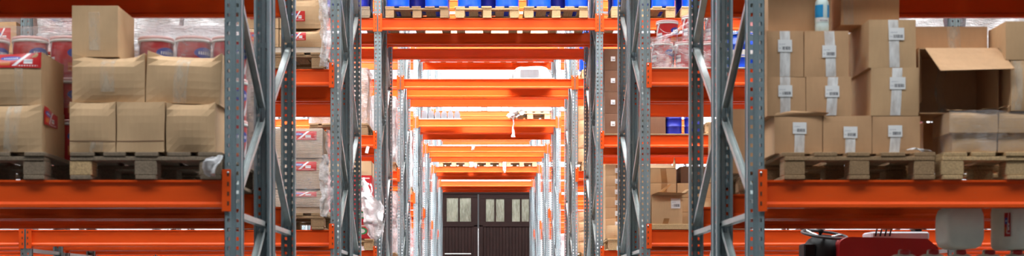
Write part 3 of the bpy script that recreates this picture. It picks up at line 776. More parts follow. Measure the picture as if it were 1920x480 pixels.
# big open box with a hanging flap
zo = 1.012; ow = (1872 - 1722) / S * zo; oh = H(90, zo) - TOPF
dd = Vector((X(1752, .988) - X(1722, zo), (.988 - zo) * D0, H(130, .988) - H(90, zo)))
ob = carton('big open brown box facing the passage, one flap hanging down over its mouth', X(1722, zo), X(1872, zo), Y(zo), TOPF, H(90, zo), .35, 'card_brown', group=None, openfront=True,
       flaps=[((-ow / 2 + .035, -.002, oh), (ow / 2 - .01, -.002, oh), (ow / 2 + .035, -.15, oh - .135), (-ow / 2 + .075, -.15, oh - .145)),
              ((-ow / 2, 0, .05), (-ow / 2, 0, oh - .02), (-ow / 2 + .05, .11, oh - .05), (-ow / 2 + .05, .11, .08))])
tp = mesh('tape_strip', ['tape_clear'], lambda b: b.grid(lambda u, v: (-.02 + .05 * u + .012 * math.sin(9 * v), .340, .02 + .3 * v), 2, 10)); put('tape_strip', tp, ob)
ob_t = TOPF + oh
c2('brown carton with clear tape lying on top of the big open box', 1714, 1851, 50, ob_t + .002, .19, off=.245, mat='card_brown', tape='tape_clear', tape_u=.54, tape_w=.07)
zq = ob_t
c2('pale tan carton at the picture edge with bulging end, beside the open box', 1894, 2010, 114, TOPF + .002, .26, off=.0, bulge=.02, crush=.0, noise_amp=.01, tape='tape_clear', tape_u=.1)
c2('pale tan carton in the top corner above the bulging one', 1886, 2010, 40, H(114, 1) + .004, .28, off=.0, tape=None, crush=.0)
rag('scrap of white film on the end of the weathered pallet', 'film_white', [(X(1712, 1), Y(1) + .02, T1 + .012), (X(1725, 1), Y(1) + .03, T1 + .02), (X(1740, 1), Y(1) + .03, T1 + .01)], (.06, .08, .05), .015)
# rear half of the nearest rack, dark box beside the frame
pallet('pallet under the dark brown box in the rear half of the nearest rack', 1.98, Y(1) + 1.24, L1, 'old', None, .8, depth=1.0)
carton('tall dark brown box in the rear half of the nearest rack, behind the frame', X(1364, 1.165), X(1364, 1.165) + .72, Y(1) + 1.30, T1, T1 + .40, .8, 'card_brown', group=None)

# ------------------------------------------------------------------ jerrycans and truck below the right hand beam
def can_proto(w, d, h):
    def body(b):
        pr = []
        zs = [(0, .86), (.012, .97), (.03, 1), (h * .72, 1), (h * .80, .97), (h * .88, .80), (h * .92, .55)]
        m = 24; vs_, fs = [], []
        for z, k in zs:
            for i in range(m):
                a = 2 * PI * i / m; c, s_ = math.cos(a), math.sin(a); e = 4.5
                rr = (abs(c) ** e + abs(s_) ** e) ** (-1 / e)
                vs_.append((w / 2 * k * rr * c, d / 2 * k * rr * s_, z))
        for k in range(len(zs) - 1):
            for i in range(m): fs.append((k * m + i, k * m + (i + 1) % m, k * m + m + (i + 1) % m, k * m + m + i))
        fs += [tuple(range(m))[::-1], tuple((len(zs) - 1) * m + i for i in range(m))]
        b.add(vs_, fs, 0, None, True)
        b.box(-w * .3, -d / 2 - .003, h * .30, w * .3, -d / 2 + .01, h * .315); b.box(-w * .3, -d / 2 - .003, h * .5, w * .3, -d / 2 + .01, h * .515)
        b.box(-w * .28, -.004, -.004, w * .28, .004, .002)
    bd = mesh('can_body', ['can_cream'], body)
    cap = mesh('screw_cap', ['plastic_red'], lambda b: b.lathe([(.0, h * .9), (.028, h * .9), (.028, h * .985), (.022, h), (0, h)], 16, 0, (0, -d * .18)))
    grip = mesh('grip', ['can_cream'], lambda b: b.tube([(0, -d * .02, h * .88), (0, d * .03, h * .97), (0, d * .24, h * .98), (0, d * .33, h * .86)], .013, 8))
    return bd, cap, grip
CAN = can_proto(.155, .20, .30); CANB = can_proto(.205, .24, .29)
def can(label, p, loc, rot=(0, 0, 0), lab=None):
    o = tag(put('jerrycan', p[0], None, loc, rot), label, 'jerrycan', 'white jerrycans under the right beam')
    put('screw_cap', p[1], o)['label'] = 'red screw cap'; put('grip', p[2], o)
    if lab: put('red_label', mesh('red_label', ['red_sticker'], lab), o)['label'] = 'dark red printed label'
    return o
CZ = 1.035
ctop = H(469, CZ); cb = ctop - .30
tag(put('wooden_bin', mesh('wooden_bin', ['wood_old'], lambda b: [b.cbox(-.6, 0, .1, .6, .9, cb - .002), b.box(-.6, 0, 0, -.5, .9, .1), b.box(.5, 0, 0, .6, .9, .1), b.box(-.05, 0, 0, .05, .9, .1)]), None, (X(1830, CZ), Y(CZ) - .12, 0)), 'wooden bin on the floor carrying the white jerrycans', 'bin')
for k, px in enumerate((1694, 1747, 1800, 1853, 1906, 1959)):
    can(f'white jerrycan with red cap in the row, {ordw[k]} from the red truck', CAN, (X(px, CZ), Y(CZ) + R.uniform(0, .03), cb), (0, 0, R.uniform(-.03, .03)))
can('cream jerrycan lying on its back on the row, base towards the passage', CANB, (X(1800, 1.035), Y(1.021), ctop + .124), (-PI / 2, 0, 0))
can('white jerrycan standing on the row at the picture edge, dark red side label', CANB, (X(1911, 1.03), Y(1.036), ctop + .002), (0, 0, .35), lambda b: b.grid(lambda u, v: (-.1045, -.03 - .05 * u, .07 + .13 * v), 3, 3))
def lift_truck():
    z = 1.40; yv = Y(z); x0, x1 = X(1574, z), X(1764, z); top = H(444, z)
    o = tag(put('lift_truck', None, None, (x0, yv, 0)), 'red and black lift truck parked in the aisle behind the jerrycans', 'lift truck')
    w = x1 - x0
    def hood(b):
        pts = []; n = 10
        out = [(0, .25)]
        for i in range(n + 1):
            a = PI - i * PI / 2 / n; out.append((.10 + .10 * math.cos(a), top - .06 + .06 * math.sin(a)))
        out += [(w - .10, top - .015), (w - .02, top - .08), (w, top - .2), (w, .25)]
        m = len(out); vs_ = [(x, 0, zz) for x, zz in out] + [(x, 1.1, zz) for x, zz in out]
        b.add(vs_, [(i, (i + 1) % m, m + (i + 1) % m, m + i) for i in range(m)] + [tuple(range(m))[::-1], tuple(range(m, 2 * m))])
    put('hood', mesh('hood', ['truck_red'], hood), o)['label'] = 'red rounded hood'
    def col(b):
        xc = X(1556, z) - x0
        sec = [(.35, .15, .0), (1.5, .17, 0), (1.78, .17, 0), (1.87, .155, .01), (1.93, .11, .03), (1.965, .06, .04)]
        b.lathe([(0, .3)] + [(r, zz) for zz, r, _ in sec] + [(0, 1.97)], 20, 0, (xc, .25))
        b.cbox(xc - .17, .1, 1.2, xc - .08, .3, H(455, z), .01)
    put('steering_column', mesh('steering_column', ['black_rubber'], col), o)['label'] = 'black moulded steering column'
    xc = X(1560, z) - x0; zc = H(437, z)
    sw = put('steering_wheel', mesh('steering_wheel', ['steel_dark'], lambda b: b.tube([(.17 * math.cos(a), .17 * math.sin(a), 0) for a in [2 * PI * k / 32 for k in range(32)]], .011, 8, 0, True)), o, (xc, .25, zc), (.20, .10, 0))
    put('spoke', mesh('spoke', ['chrome'], lambda b: [b.tube([(0, 0, -.03), (.16 * math.cos(a), .16 * math.sin(a), 0)], .012, 6) for a in (.4, 2.4, 4.5)] + [b.lathe([(0, -.035), (.05, -.035), (.05, -.01), (0, -.005)], 16)]), sw)
    put('knob', mesh('knob', ['black_rubber'], lambda b: b.lathe([(.008, 0), (.012, .02), (.022, .035), (.022, .05), (0, .06)], 12, 0, (-.06, -.13))), sw)
    put('lever_panel', mesh('lever_panel', ['panel_grey'], lambda b: b.cbox(X(1642, z) - x0, .12, top - .02, X(1752, z) - x0, .4, top + .045, .012)), o)['label'] = 'grey lever panel'
    for k in range(4):
        put('lever', mesh('lever', ['black_rubber'], lambda b: b.tube([(0, 0, 0), (.006, -.01, .04), (.012, -.01, .06)], .006, 6)), o, (X(1649 + 9 * k, z) - x0, .115, top + .01))
    put('mast', mesh('mast', ['black_rubber'], lambda b: [b.cbox(X(1752, z) - x0, .5, .1, X(1766, z) - x0, .62, 2.03, .006), b.cbox(X(1752, z) - x0 - .5, .5, .1, X(1752, z) - x0 - .44, .62, 1.7, .006)]), o)
    for a in (.12, w - .12):
        for yy in (.2, .9):
            put('wheel', mesh('wheel', ['black_rubber'], lambda b: b.tube([(-.06, 0, 0), (.06, 0, 0)], .15, 20)), o, (a, yy, .15))
    put('chassis', mesh('chassis', ['steel_dark'], lambda b: b.cbox(-.25, .02, .12, w - .02, 1.08, .36, .02)), o)
lift_truck()

def wrapped(label, lab_film, x0, x1, y, z0, z1, d, mat='card_pale', fmat='film_milky', layers=3, pal='old', group='film-wrapped loads along the passage', amp=.025):
    pallet('pallet under the ' + label, (x0 + x1) / 2, y, z0, pal, 'pallets of film-wrapped loads', min(.8, x1 - x0))
    zz = z0 + PT; h = (z1 - zz) / layers
    for k in range(layers):
        carton(f'carton inside the {label}, {ordw[k]} layer from below', x0 + .02, x1 - .02, y + .03, zz + k * h, zz + (k + 1) * h - .003, d, mat, group='cartons inside film-wrapped loads', n=3)
    film(lab_film, fmat, x0 - .01, x1 + .01, y + .005, y + d + .05, zz + .006, z1 + .03, 'flrt', amp, n=22)
# ------------------------------------------------------------------ SECOND RACK
z1_ = RZ[1]; y1_ = Y(z1_)
G1 = 'red-stickered cartons on the second rack'
pallet('pallet on the lower beam of the second rack under red-stickered cartons', (X(442, z1_) + X(606, z1_)) / 2, y1_ - .01, L1, 'old', 'pallets on the second rack', .8)
b0 = L1 + PT
board('stack of flat brown board under the lower red-stickered cartons', X(446, z1_), X(604, z1_), y1_ + .01, y1_ + 1.0, b0, b0 + .055, 'card_ridged', 'board_stack')
b0 += .056
for k, (yt, yb_) in enumerate(((356, None), (297, 354), (240, 296))):
    zlo = b0 if k == 0 else H(yb_, z1_); n_ = ['lowest', 'middle', 'topmost'][k]
    carton(f'ridged pale carton with red sticker on the lower beam of the second rack, {n_} of three', X(528, z1_), X(604, z1_), y1_ + .005, zlo, H(yt, z1_), .5, 'card_ridged', sticker=(.18, .86, .60, .90), group=G1, bulge=.012, crush=.02)
    carton(f'ridged pale carton behind the nearest frame on the lower beam of the second rack, {n_} of three', X(448, z1_), X(526, z1_), y1_ + .005, zlo, H(yt, z1_), .5, 'card_ridged', group=G1, bulge=.01)
film('wrinkled grey film on the passage side of the lower red-stickered cartons', 'film_milky', X(446, z1_), X(612, z1_), y1_ - .02, y1_ + .55, b0 + .0, H(240, z1_), 'r', .03)
film('clear film across the front of the lower red-stickered cartons', 'film_clear', X(446, z1_), X(606, z1_), y1_ - .012, y1_ + .55, b0, H(240, z1_), 'f', .006)
rag('loose grey film hanging beside the lower red-stickered cartons', 'film_milky', [(X(606, z1_), y1_ - .04, H(290, z1_)), (X(612, z1_), y1_ - .05, H(330, z1_)), (X(614, z1_), y1_ - .05, H(370, z1_)), (X(609, z1_), y1_ - .05, H(408, z1_))], (.05, .10, .12, .05), .03)
pallet('pallet on the upper beam of the second rack under sagging cartons', (X(442, z1_) + X(606, z1_)) / 2, y1_ - .01, L2, 'old', 'pallets on the second rack', .8)
b0 = L2 + PT
board('stack of flat board sheets under the upper sagging cartons', X(446, z1_), X(604, z1_), y1_ + .01, y1_ + 1.0, b0, b0 + .05, 'ply_pale', 'board_stack')
b0 += .051
for k, (yt, yb_) in enumerate(((54, None), (-4, 53), (-62, -5))):
    zlo = b0 if k == 0 else H(yb_, z1_); n_ = ['lowest', 'middle', 'topmost'][k]
    carton(f'sagging pale carton with red stickers on the upper beam of the second rack, {n_} of three', X(524, z1_), X(602, z1_), y1_ + .005, zlo, H(yt, z1_), .5, 'card_pale', sticker=(.22, .64, .35, .80) if k != 1 else (.22, .62, .22, .55), group=G1, bulge=.02, crush=.05 if k == 0 else .02)
    carton(f'pale carton behind the nearest frame on the upper beam of the second rack, {n_} of three', X(446, z1_), X(522, z1_), y1_ + .005, zlo, H(yt, z1_), .5, 'card_pale', sticker=(.3, .9, .3, .8), group=G1, bulge=.01)
film('dusty grey film on the passage side of the upper sagging cartons', 'film_milky', X(446, z1_), X(609, z1_), y1_ - .02, y1_ + .55, L2 + .02, H(-60, z1_), 'r', .035)
rag('loose grey film hanging beside the upper sagging cartons', 'film_milky', [(X(606, z1_), y1_ - .04, H(0, z1_)), (X(611, z1_), y1_ - .04, H(50, z1_)), (X(611, z1_), y1_ - .04, H(90, z1_)), (X(609, z1_), y1_ - .05, H(126, z1_))], (.08, .10, .09, .06), .025)
# far left of the second rack's upper beam
pallet('pallet on the upper beam of the second rack under white-wrapped tins', (X(62, z1_) + X(222, z1_)) / 2, y1_ - .01, L2, 'old', 'pallets on the second rack', .78)
for k, px in enumerate((94, 132)):
    for q in range(2): tin(f'red and white tin on the upper beam of the second rack, {["inner", "outer"][k]} one of the {["lower", "upper"][q]} layer', X(px, z1_ + .02), Y(z1_ + .02), L2 + PT + .205 * q, 'wrapped tins on the second rack', .83)
film('white film around the tins above the stickered cartons at the picture edge', 'film_milky', X(70, z1_), X(156, z1_), y1_ + .01, y1_ + .4, L2 + PT + .01, L2 + PT + .44, 'ftr', .012)
carton('small red-stickered tan carton on the upper beam of the second rack, picture edge', X(-40, z1_), X(29, z1_), y1_ + .02, L2 + PT, L2 + PT + .28, .4, 'card_tan', sticker=(.30, .85, .25, .8), group=G1)
pallet('pallet on the upper beam of the second rack under a small tan carton', X(-48, z1_), y1_ - .01, L2, 'old', 'pallets on the second rack', .78)
for k, (a, b_) in enumerate(((-5.15, -4.24), (-4.05, -3.60))):
    wrapped(f'{["outer", "inner"][k]} long white load in the rear of the second rack', f'white film round the {["outer", "inner"][k]} long white load in the second rack', a, b_, Y(1.85), L2, H(18, 1.85), .9, 'sheet_white', 'film_white', 1, amp=.015)
for k, (a, b_) in enumerate(((238, 332), (346, 430))):
    wrapped(f'white load above the tilted carton, {["farther", "nearer"][k]} one', f'white film round the load above the tilted carton, {["farther", "nearer"][k]} one', X(a, z1_), X(b_, z1_), y1_ + .02, L2, H(10, z1_), .8, 'sheet_white', 'film_white', 2)
for k, (a, b_) in enumerate(((1440, 1600), (1616, 1770), (1814, 1960))):
    wrapped(f'white load behind the labelled cartons, {ordw[k]} from the upright', f'white film round the load behind the labelled cartons, {ordw[k]} one', X(a, z1_), X(b_, z1_), y1_ + .02, L2, H(10, z1_), .8, 'sheet_white', 'film_white', 2)
# right: wrapped red tins on the upper beam, drum, plywood
GW = 'red tins wrapped in film on the second rack'
board('plywood sheet under the film-wrapped red tins', X(1222, z1_), X(1412, z1_), y1_ + .0, y1_ + 1.1, L2 + .002, L2 + .016, 'ply_pale')
q0 = L2 + .017; s_ = .98
for k, px in enumerate((1241, 1286, 1331)):
    tin(f'red tin under film on the plywood sheet, {ordw[k]} from the passage', X(px, 1.705), Y(1.705), q0, GW, s_)
    tin(f'red tin under film on the plywood sheet, {ordw[k]} from the passage in the rear row', X(px + 4, 1.735), Y(1.735), q0, GW, s_)
for k, (px, zz) in enumerate(((1254, 1.735), (1296, 1.70), (1338, 1.735))):
    tin(f'red tin in the upper layer of the wrapped tins, {ordw[k]} from the passage', X(px, 1.72), Y(1.705 + (.03 if k == 0 else .0)), q0 + .241, GW, s_)
film('clear crinkled film around the red tins nearest the passage', 'film_crinkled', X(1216, z1_), X(1360, z1_), y1_ + .01, y1_ + .5, q0, q0 + .27, 'flt', .022)
film('clear crinkled film over the raised tins behind the upright', 'film_clear', X(1290, z1_), X(1362, z1_), y1_ + .01, y1_ + .5, q0 + .24, q0 + .50, 'flt', .022)
rag('peak of slack film drawn up to the raised tins', 'film_crinkled', [(X(1215, z1_), y1_ + .05, q0 + .22), (X(1250, z1_), y1_ + .04, q0 + .28), (X(1290, z1_), y1_ + .05, q0 + .36), (X(1335, z1_), y1_ + .06, q0 + .52)], (.08, .12, .14, .10), .03)
drum('blue drum with a white paper label seen between the nearest uprights', X(1386, 1.71), Y(1.71), q0, 'drum_blue', 'blue drums on the second rack', True).scale = (1, 1, .43)
# right: cartons on the lower beam
board('thick wooden sheet under the open carton on the second rack', X(1222, z1_), X(1400, z1_), y1_ + .0, y1_ + 1.1, L1 + .002, H(420, z1_), 'wood_new')
q1 = H(420, z1_) + .001; GJ = 'tan cartons on the lower beam of the second rack'
w_ = X(1280, z1_) - X(1222, z1_); h_ = H(365, z1_) - q1
carton('open tan carton with raised ragged flaps and a white label, on the thick sheet', X(1222, z1_), X(1280, z1_), y1_ + .02, q1, H(365, z1_), .3, 'card_tan', ship=(.78, .70, .085, .09), group=GJ, tape='brown_tape', tape_u=.47, tape_l=(0, .2), tape_w=.05,
       flaps=[((-w_ / 2, 0, h_), (w_ / 2, 0, h_), (w_ / 2 + .06, -.07, h_ + .01), (-w_ / 2 + .05, -.09, h_ + .02)), ((w_ / 2, 0, h_), (w_ / 2, .28, h_), (w_ / 2 + .07, .28, h_ + .07), (w_ / 2 + .06, 0, h_ + .05)), ((-w_ / 2 + .02, .02, h_), (-w_ / 2 + .08, .02, h_), (w_ / 2 - .1, -.05, h_ + .10), (w_ / 2 - .13, -.05, h_ + .085))])
zj = 1.752; yj = Y(zj)
for k in range(4):
    lo = q1 + k * .137
    n_ = ['bottom', 'second', 'third', 'top'][k]
    carton(f'tan carton with brown tape in the stack behind the open carton, {n_} layer', X(1210, zj), X(1268, zj), yj, lo, lo + .135, .4, 'card_tan', tape='brown_tape', tape_u=.60, tape_w=.055, group=GJ,
           flaps=[((-.14, .0, .134), (.14, .0, .134), (.13, .3, .20), (-.14, .3, .20)), ((.145, .38, .134), (.145, .05, .134), (.13, .02, .25), (.17, .3, .23))] if k == 3 else None)
    if k < 3: carton(f'tan carton beside the taped stack behind the open carton, {n_} layer', X(1270, zj), X(1342, zj), yj, lo, lo + .135, .4, 'card_tan', group=GJ)
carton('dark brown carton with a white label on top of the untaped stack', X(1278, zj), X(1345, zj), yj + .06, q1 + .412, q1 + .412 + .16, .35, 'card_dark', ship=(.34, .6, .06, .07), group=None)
carton('grubby carton on the thick sheet beside the nearest frame', X(1300, z1_), X(1330, z1_), y1_ + .05, q1, q1 + .2, .12, 'card_tan', group=GJ)

# ------------------------------------------------------------------ THIRD RACK
z2_ = RZ[2]; y2_ = Y(z2_)
GD = 'blue drums on the third rack'
pn = ['left end of the passage', 'middle of the passage', 'right end of the passage', 'first right of the passage', 'second right of the passage', 'left of the passage']
pk = ['old', 'new', 'new', 'new', 'new', 'grey']
for k, (a, b_, fr, rr) in enumerate((((722, 842, (746, 819), (782,))), ((855, 972, (880, 951), (915,))), ((984, 1102, (1011, 1081), (1046,))), ((1145, 1266, (1170, 1243), (1207,))), ((1276, 1397, (1300, 1373), (1337,))), ((573, 694, (600, 670), (635, 690))))):
    pallet(f'pallet of blue drums on the third rack, {pn[k]}', (X(a, z2_) + X(b_, z2_)) / 2, y2_ - .01, L3, pk[k], 'pallets of blue drums on the third rack', .8)
    for j, px in enumerate(fr): drum(f'bright blue drum, third rack, {pn[k]}, {["left", "right"][j]} of front pair', X(px, z2_ + .022), Y(z2_ + .022), L3 + PT, 'drum_blue' if k < 5 else 'drum_navy', GD)
    for j, px in enumerate(fr): drum(f'navy drum at the pallet back, third rack, {pn[k]}, {["left", "right"][j]} one', X(px, z2_ + .022), Y(z2_ + .107), L3 + PT, 'drum_navy', GD)
    for j, px in enumerate(rr[:1]): drum(f'dark blue drum behind the front pair on the third rack, {pn[k]}', X(px, z2_ + .066), Y(z2_ + .066), L3 + PT, 'drum_navy', GD)
# left, upper side beam: film wrapped column
wrapped('pinkish film-wrapped load on the upper beam of the third rack', 'pinkish crinkled film round the load beside the second frame', X(580, z2_), X(688, z2_), y2_ + .02, L2, H(128, z2_), .7, 'card_pale', 'film_pink', 3)
pallet('pallet of red and green cartons on the lower beam of the third rack', X(640, z2_), y2_ - .01, L1, 'new', None, .8)
for k in range(4):
    a = L1 + PT + k * .2
    c = carton(f'red and green printed carton beside the hanging film, {ordw[k]} from below', X(582, z2_), X(697, z2_), y2_ + .01, a, a + .196, .6, 'plastic_red', group='red and green cartons on the third rack', n=4)
    for u in (.05, .36, .67):
        pass
    put('printed_face', mesh('printed_face', ['red_green_print'], lambda b: b.grid(lambda u, v: (.37 - .27 + .26 * u, -.006, .012 + .17 * v), 4, 4)), c)['label'] = 'red and green printed face'
carton('pale carton laid on top of the red and green cartons', X(600, z2_), X(696, z2_), y2_ + .01, L1 + PT + .8, L1 + PT + .98, .6, 'card_pale', group=None, tape='tape_clear')
rag('long white film hanging off the red and green cartons in front of the upright', 'film_white', [(X(684, 2.36), y2_ + .02, L1 + PT + .79), (X(684, 2.345), y2_ - .06, H(366, 2.34)), (X(694, 2.33), y2_ - .14, H(376, 2.33)), (X(700, 2.33), y2_ - .14, H(405, 2.33)), (X(703, 2.33), y2_ - .13, H(430, 2.33)), (X(700, 2.33), y2_ - .13, H(452, 2.33))], (.10, .16, .25, .27, .22, .05), .045, n=18)
tag(put('hanging_tag', mesh('hanging_tag', ['paper_white'], lambda b: b.cbox(-.02, 0, -.09, .02, .004, 0)), None, (X(690.5, z2_), y2_ - .018, L2 - .14), (0, .25, 0)), 'small white tag hanging below the upper beam of the third rack', 'tag')
# right, upper side beam: dark cartons with labels
GB = 'dark brown cartons with white labels on the third rack'
board('wooden sheet under the dark labelled cartons on the third rack', X(1134, z2_), X(1400, z2_), y2_, y2_ + 1.1, L2 + .002, L2 + .02, 'wood_old')
for k in range(4):
    lo = L2 + .022 + k * .275
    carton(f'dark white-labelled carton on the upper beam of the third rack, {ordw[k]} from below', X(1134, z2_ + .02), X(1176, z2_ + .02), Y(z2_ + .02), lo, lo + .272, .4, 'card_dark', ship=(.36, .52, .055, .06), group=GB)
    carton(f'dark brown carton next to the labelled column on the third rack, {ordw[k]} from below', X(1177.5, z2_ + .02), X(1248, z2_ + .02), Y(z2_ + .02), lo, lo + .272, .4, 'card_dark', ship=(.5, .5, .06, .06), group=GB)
for k, px in enumerate((1263, 1298)):
    drum(f'short blue drum beside the dark labelled cartons, {["nearer", "farther"][k]} one', X(px, z2_ + .03), Y(z2_ + .03), L2 + .022, 'drum_navy', GD).scale = (.7, .7, .42)
pallet('loose pallet lying on the upper beam of the third rack beyond the drums', X(1378, z2_ + .03), y2_ + .02, L2 + .022, 'new', None, .8)
# right, lower side beam: tan labelled cartons
GT = 'tan labelled cartons on the third rack'
pallet('pallet on the lower beam of the third rack under tan labelled cartons', X(1190, z2_) + .06, y2_ - .01, L1, 'new', None, .78)
for k in range(7):
    lo = L1 + PT + k * .137
    carton(f'labelled brown-taped carton on the lower beam of the third rack, {ordw[k]} from below', X(1135, z2_ + .035), X(1178, z2_ + .035), Y(z2_ + .035), lo, lo + .135, .4, 'card_tan', ship=(.52, .45, .06, .06), tape='brown_tape', tape_u=.56, tape_w=.06, tape_l=(0, 1.) , group=GT)
    carton(f'plain tan carton beside labelled column on the lower beam of the third rack, {ordw[k]} from below', X(1179, z2_ + .035), X(1240, z2_ + .035), Y(z2_ + .035), lo, lo + .135, .4, 'card_tan', group=GT)
carton('single tan carton standing in front of the labelled column on the lower beam', X(1136, z2_), X(1166, z2_), y2_ + .02, L1 + PT, L1 + PT + .17, .2, 'card_tan', bulge=.01, group=GT)

# ------------------------------------------------------------------ FOURTH RACK
z3_ = RZ[3]; y3_ = Y(z3_)
def shroud(label, x0, x1, y0, y1, z0, z1):
    b = MB(); sd = 3.3
    def prof(u, v, w):   # soft hood, pinched at the top corners
        x = x0 + (x1 - x0) * u; k = .06 * v ** 3
        return x + (k if u < .5 else -k) * (abs(2 * u - 1) ** 3), z0 + (z1 - z0) * v - .05 * v * (abs(2 * u - 1) ** 4)
    def f(u, v): 
        x, z = prof(u, v, 0); g = noise.noise_vector(Vector((x * 5, 1, z * 5))) * .02; return (x + g.x, y0 + g.y + .05 * v ** 4, z + g.z * v)
    def bk(u, v): x, z = prof(1 - u, v, 0); return (x, y1, z)
    def t(u, v): x, z = prof(u, 1, 0); return (x, y0 + .05 + (y1 - y0 - .05) * v, z + .04 * math.sin(PI * v) + .012 * math.sin(11 * u))
    b.grid(f, 18, 10); b.grid(bk, 18, 6); b.grid(t, 18, 6)
    b.grid(lambda u, v: (prof(0, v, 0)[0], y1 + (y0 - y1) * u, prof(0, v, 0)[1]), 6, 8); b.grid(lambda u, v: (prof(1, v, 0)[0], y0 + (y1 - y0) * u, prof(1, v, 0)[1]), 6, 8)
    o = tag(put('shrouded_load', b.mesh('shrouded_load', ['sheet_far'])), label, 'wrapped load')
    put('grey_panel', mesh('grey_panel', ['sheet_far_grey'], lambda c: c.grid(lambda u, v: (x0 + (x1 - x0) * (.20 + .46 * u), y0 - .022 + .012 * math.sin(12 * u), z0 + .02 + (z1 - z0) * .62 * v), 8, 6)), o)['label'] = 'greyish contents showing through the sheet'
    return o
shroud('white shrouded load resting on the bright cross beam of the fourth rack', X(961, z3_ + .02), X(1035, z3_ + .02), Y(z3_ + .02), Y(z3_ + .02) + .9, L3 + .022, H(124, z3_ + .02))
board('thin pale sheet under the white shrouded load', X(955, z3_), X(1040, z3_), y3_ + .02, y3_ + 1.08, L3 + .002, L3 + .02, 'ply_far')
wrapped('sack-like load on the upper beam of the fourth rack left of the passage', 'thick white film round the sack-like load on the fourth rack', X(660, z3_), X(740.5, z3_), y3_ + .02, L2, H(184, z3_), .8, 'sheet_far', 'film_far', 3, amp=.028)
wrapped('pinkish load on the lower beam of the fourth rack left of the passage', 'pink-white film round the load on the lower beam of the fourth rack', X(660, z3_), X(742, z3_), y3_ + .02, L1, H(362, z3_), .8, 'sheet_far', 'film_pink', 3)
pallet('pallet on the upper beam of the fourth rack under tan cartons', X(1127, z3_) + .09, y3_ - .01, L2, 'new', None, .8)
for k in range(4):
    lo = L2 + PT + k * .225
    carton(f'tan carton column on the upper beam of the fourth rack right of the passage, {ordw[k]} from below', X(1084, z3_), X(1124, z3_), y3_ + .02, lo, lo + .222, .5, 'card_tan', group='tan cartons on the fourth rack', n=4, bulge=.012)
pallet('pallet on the lower beam of the fourth rack under tan cartons', X(1127, z3_) + .09, y3_ - .01, L1, 'new', None, .8)
for k in range(4):
    lo = L1 + PT + k * .165
    carton(f'tan carton column on the lower beam of the fourth rack right of the passage, {ordw[k]} from below', X(1085, z3_), X(1125, z3_), y3_ + .02, lo, lo + .162, .5, 'card_tan', group='tan cartons on the fourth rack', n=4, bulge=.012)
drum('blue drum on the cross beam level of the fourth rack beside its end upright', X(1103, z3_ + .02), Y(z3_ + .02), L3 + PT, 'drum_blue', 'blue drums on the fourth rack')
pallet('pallet under the blue drum on the fourth rack', X(1130, z3_) + .07, y3_ - .01, L3, 'new', None, .8)

# ------------------------------------------------------------------ FIFTH RACK
z4_ = RZ[4]; y4_ = Y(z4_)
board('white tray sheet under the grey gable-topped panels', X(786, z4_), X(865, z4_), y4_ + .03, y4_ + 1.0, L3 + .002, L3 + .02, 'sheet_far')
gw = (X(863, z4_ + .01) - X(790, z4_ + .01)) / 6
for k in range(6):
    x0 = X(790, z4_ + .01) + k * gw
    def gab(b):
        w = gw - .018; h, p = H(211, z4_) - L3 - .02, H(204.5, z4_) - L3 - .02
        out = [(-w / 2, 0), (w / 2, 0), (w / 2, h), (0, p), (-w / 2, h)]
        m = 5; b.add([(x, 0, z) for x, z in out] + [(x, .8, z) for x, z in out], [tuple(range(m)), tuple(range(2 * m - 1, m - 1, -1))] + [(i, m + i, m + (i + 1) % m, (i + 1) % m) for i in range(m)])
        for q in (-.25, 0, .25): b.box(q * w - .005, -.008, .01, q * w + .005, 0, h)
    tag(put('gable_panel', mesh('gable_panel', ['gable_grey'], gab), None, (x0 + gw / 2, Y(z4_ + .01), L3 + .021)), f'grey gable-topped panel on the fifth rack, {ordw[k]} from the left end', 'panel', 'grey gable-topped panels on the fifth rack')
pallet('pallet with a white-wrapped flat load on the cross beam of the fifth rack', X(994, z4_), y4_ - .01, L3, 'new', None, .78)
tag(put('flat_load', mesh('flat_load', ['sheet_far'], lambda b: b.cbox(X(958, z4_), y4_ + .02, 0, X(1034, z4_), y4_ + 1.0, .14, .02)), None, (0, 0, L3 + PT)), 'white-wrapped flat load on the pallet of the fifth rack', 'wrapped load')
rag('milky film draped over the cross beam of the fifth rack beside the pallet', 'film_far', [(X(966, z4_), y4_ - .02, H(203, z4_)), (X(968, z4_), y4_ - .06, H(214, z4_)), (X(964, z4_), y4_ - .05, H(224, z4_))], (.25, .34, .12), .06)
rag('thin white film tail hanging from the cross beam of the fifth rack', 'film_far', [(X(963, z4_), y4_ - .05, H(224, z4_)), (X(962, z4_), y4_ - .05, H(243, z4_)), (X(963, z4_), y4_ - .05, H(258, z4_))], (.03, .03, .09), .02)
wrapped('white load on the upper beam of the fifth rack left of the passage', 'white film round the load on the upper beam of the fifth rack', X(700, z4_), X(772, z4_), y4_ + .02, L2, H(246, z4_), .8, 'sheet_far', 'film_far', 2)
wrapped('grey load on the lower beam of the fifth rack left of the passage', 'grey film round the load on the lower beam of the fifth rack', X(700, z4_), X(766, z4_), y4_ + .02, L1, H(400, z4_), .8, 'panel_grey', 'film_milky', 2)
wrapped('red-white load on the lower beam of the fifth rack right of the passage', 'crinkled film round the load on the lower beam of the fifth rack', X(1052, z4_), X(1120, z4_), y4_ + .02, L1, H(440, z4_), .8, 'plastic_red', 'film_milky', 2)
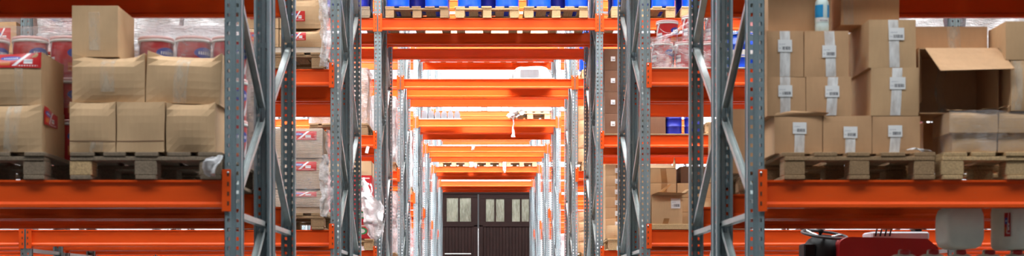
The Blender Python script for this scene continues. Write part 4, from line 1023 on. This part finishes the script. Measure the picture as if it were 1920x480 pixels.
# ------------------------------------------------------------------ SIXTH to EIGHTH RACK
z5_ = RZ[5]; y5_ = Y(z5_)
rag('short white film strip on the cross beam of the sixth rack', 'film_far', [(X(886, z5_), y5_ - .03, H(271, z5_)), (X(887, z5_), y5_ - .03, H(281, z5_))], (.07, .06), .02)
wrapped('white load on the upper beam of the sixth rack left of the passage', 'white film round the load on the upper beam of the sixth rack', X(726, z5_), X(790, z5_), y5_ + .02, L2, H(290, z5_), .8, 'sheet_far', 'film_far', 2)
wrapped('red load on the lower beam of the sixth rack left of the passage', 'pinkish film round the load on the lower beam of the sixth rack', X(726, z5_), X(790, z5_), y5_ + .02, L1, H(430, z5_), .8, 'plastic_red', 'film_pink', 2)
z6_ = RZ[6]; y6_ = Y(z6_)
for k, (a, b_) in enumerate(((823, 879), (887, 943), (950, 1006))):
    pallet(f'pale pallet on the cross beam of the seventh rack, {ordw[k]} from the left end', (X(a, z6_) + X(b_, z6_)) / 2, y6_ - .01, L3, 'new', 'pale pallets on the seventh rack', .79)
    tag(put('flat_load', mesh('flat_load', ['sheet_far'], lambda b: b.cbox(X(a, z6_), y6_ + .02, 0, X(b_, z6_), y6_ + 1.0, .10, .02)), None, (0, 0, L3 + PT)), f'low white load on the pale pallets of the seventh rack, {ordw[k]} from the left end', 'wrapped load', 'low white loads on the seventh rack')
for k, px in enumerate((892, 946)):
    rag(f'white film rag hanging over the cross beam of the seventh rack, {["left", "right"][k]} one', 'film_far', [(X(px, z6_), y6_ - .03, H(303, z6_)), (X(px, z6_), y6_ - .05, H(311, z6_)), (X(px + 1, z6_), y6_ - .05, H(316 + 9 * k, z6_))], (.09, .09, .04), .03)
z7_ = RZ[7]; y7_ = Y(z7_)
tag(put('deck_sheet', mesh('deck_sheet', ['ply_far'], lambda b: b.cbox(CX - 1.34, y7_ + .02, 0, CX + 1.34, y7_ + 2.26, .085, .004)), None, (0, 0, L3 + .002)), 'pale decking sheet on the beam of the farthest rack above the gate', 'decking')

# ------------------------------------------------------------------ loads added mostly above the frame to shade the lower beams
def shade_load(rn, x, y, hz, h, words):
    pallet('pallet for big carton ' + words, x, y, hz, 'old', 'pallets above the picture', .8, depth=1.08)
    carton('big tan carton ' + words, x - .42, x + .42, y + .02, hz + PT, hz + PT + h, 1.0, 'card_tan', group='big tan cartons above the picture', n=3)
for s_ in (-1, 1):
    for k, off in enumerate((1.88, 2.78, 3.68, 4.68, 5.58)):
        for b_, dy in enumerate((0, DEPTH + GAPB)):
            if b_ or k > 2: shade_load(0, CX + s_ * off, Y(1) + dy + .005, L2, 1.1, f'high on the nearest rack, {["left", "right"][s_ > 0]} bay, {["front", "rear"][b_]} half, {ordw[k]} from passage')
            if k < 4: shade_load(1, CX + s_ * off, Y(RZ[1]) + dy + .005, L3, 1.0, f'high on the second rack, {["left", "right"][s_ > 0]} bay, {["front", "rear"][b_]} half, {ordw[k]} from passage')

for k, off in enumerate((-.92, .0, .92)):
    for b_, dy in enumerate((0, DEPTH + GAPB)):
        shade_load(2, CX + off, Y(RZ[2]) + dy + .005, L4, 1.0, f'high across the passage, third rack, {["front", "rear"][b_]} half, {ordw[k]} from the left')
for s_ in (-1, 1):
    for k, off in enumerate((1.88, 2.78, 3.68)):
        for b_, dy in enumerate((0, DEPTH + GAPB)):
            shade_load(2, CX + s_ * off, Y(RZ[2]) + dy + .005, L4, 1.0, f'high on the third rack, {["left", "right"][s_ > 0]} bay, {["front", "rear"][b_]} half, {ordw[k]} from passage')

for k, off in enumerate((-.92, .0, .92)):
    for b_, dy in enumerate((0, DEPTH + GAPB)):
        shade_load(4, CX + off, Y(RZ[4]) + dy + .005, L4, .8, f'high across the passage, fifth rack, {["front", "rear"][b_]} half, {ordw[k]} from left')
for rn, nm in ((4, 'fifth'), (6, 'seventh')):  # hidden boards added to keep the rear beams in shade
    yy = Y(RZ[rn]) + DEPTH + GAPB
    board(f'wooden decking over the rear half of the {nm} rack across the passage', CX - 1.34, CX + 1.34, yy + .02, yy + 1.08, L3 + .002, L3 + .03, 'wood_new', 'decking_sheet')
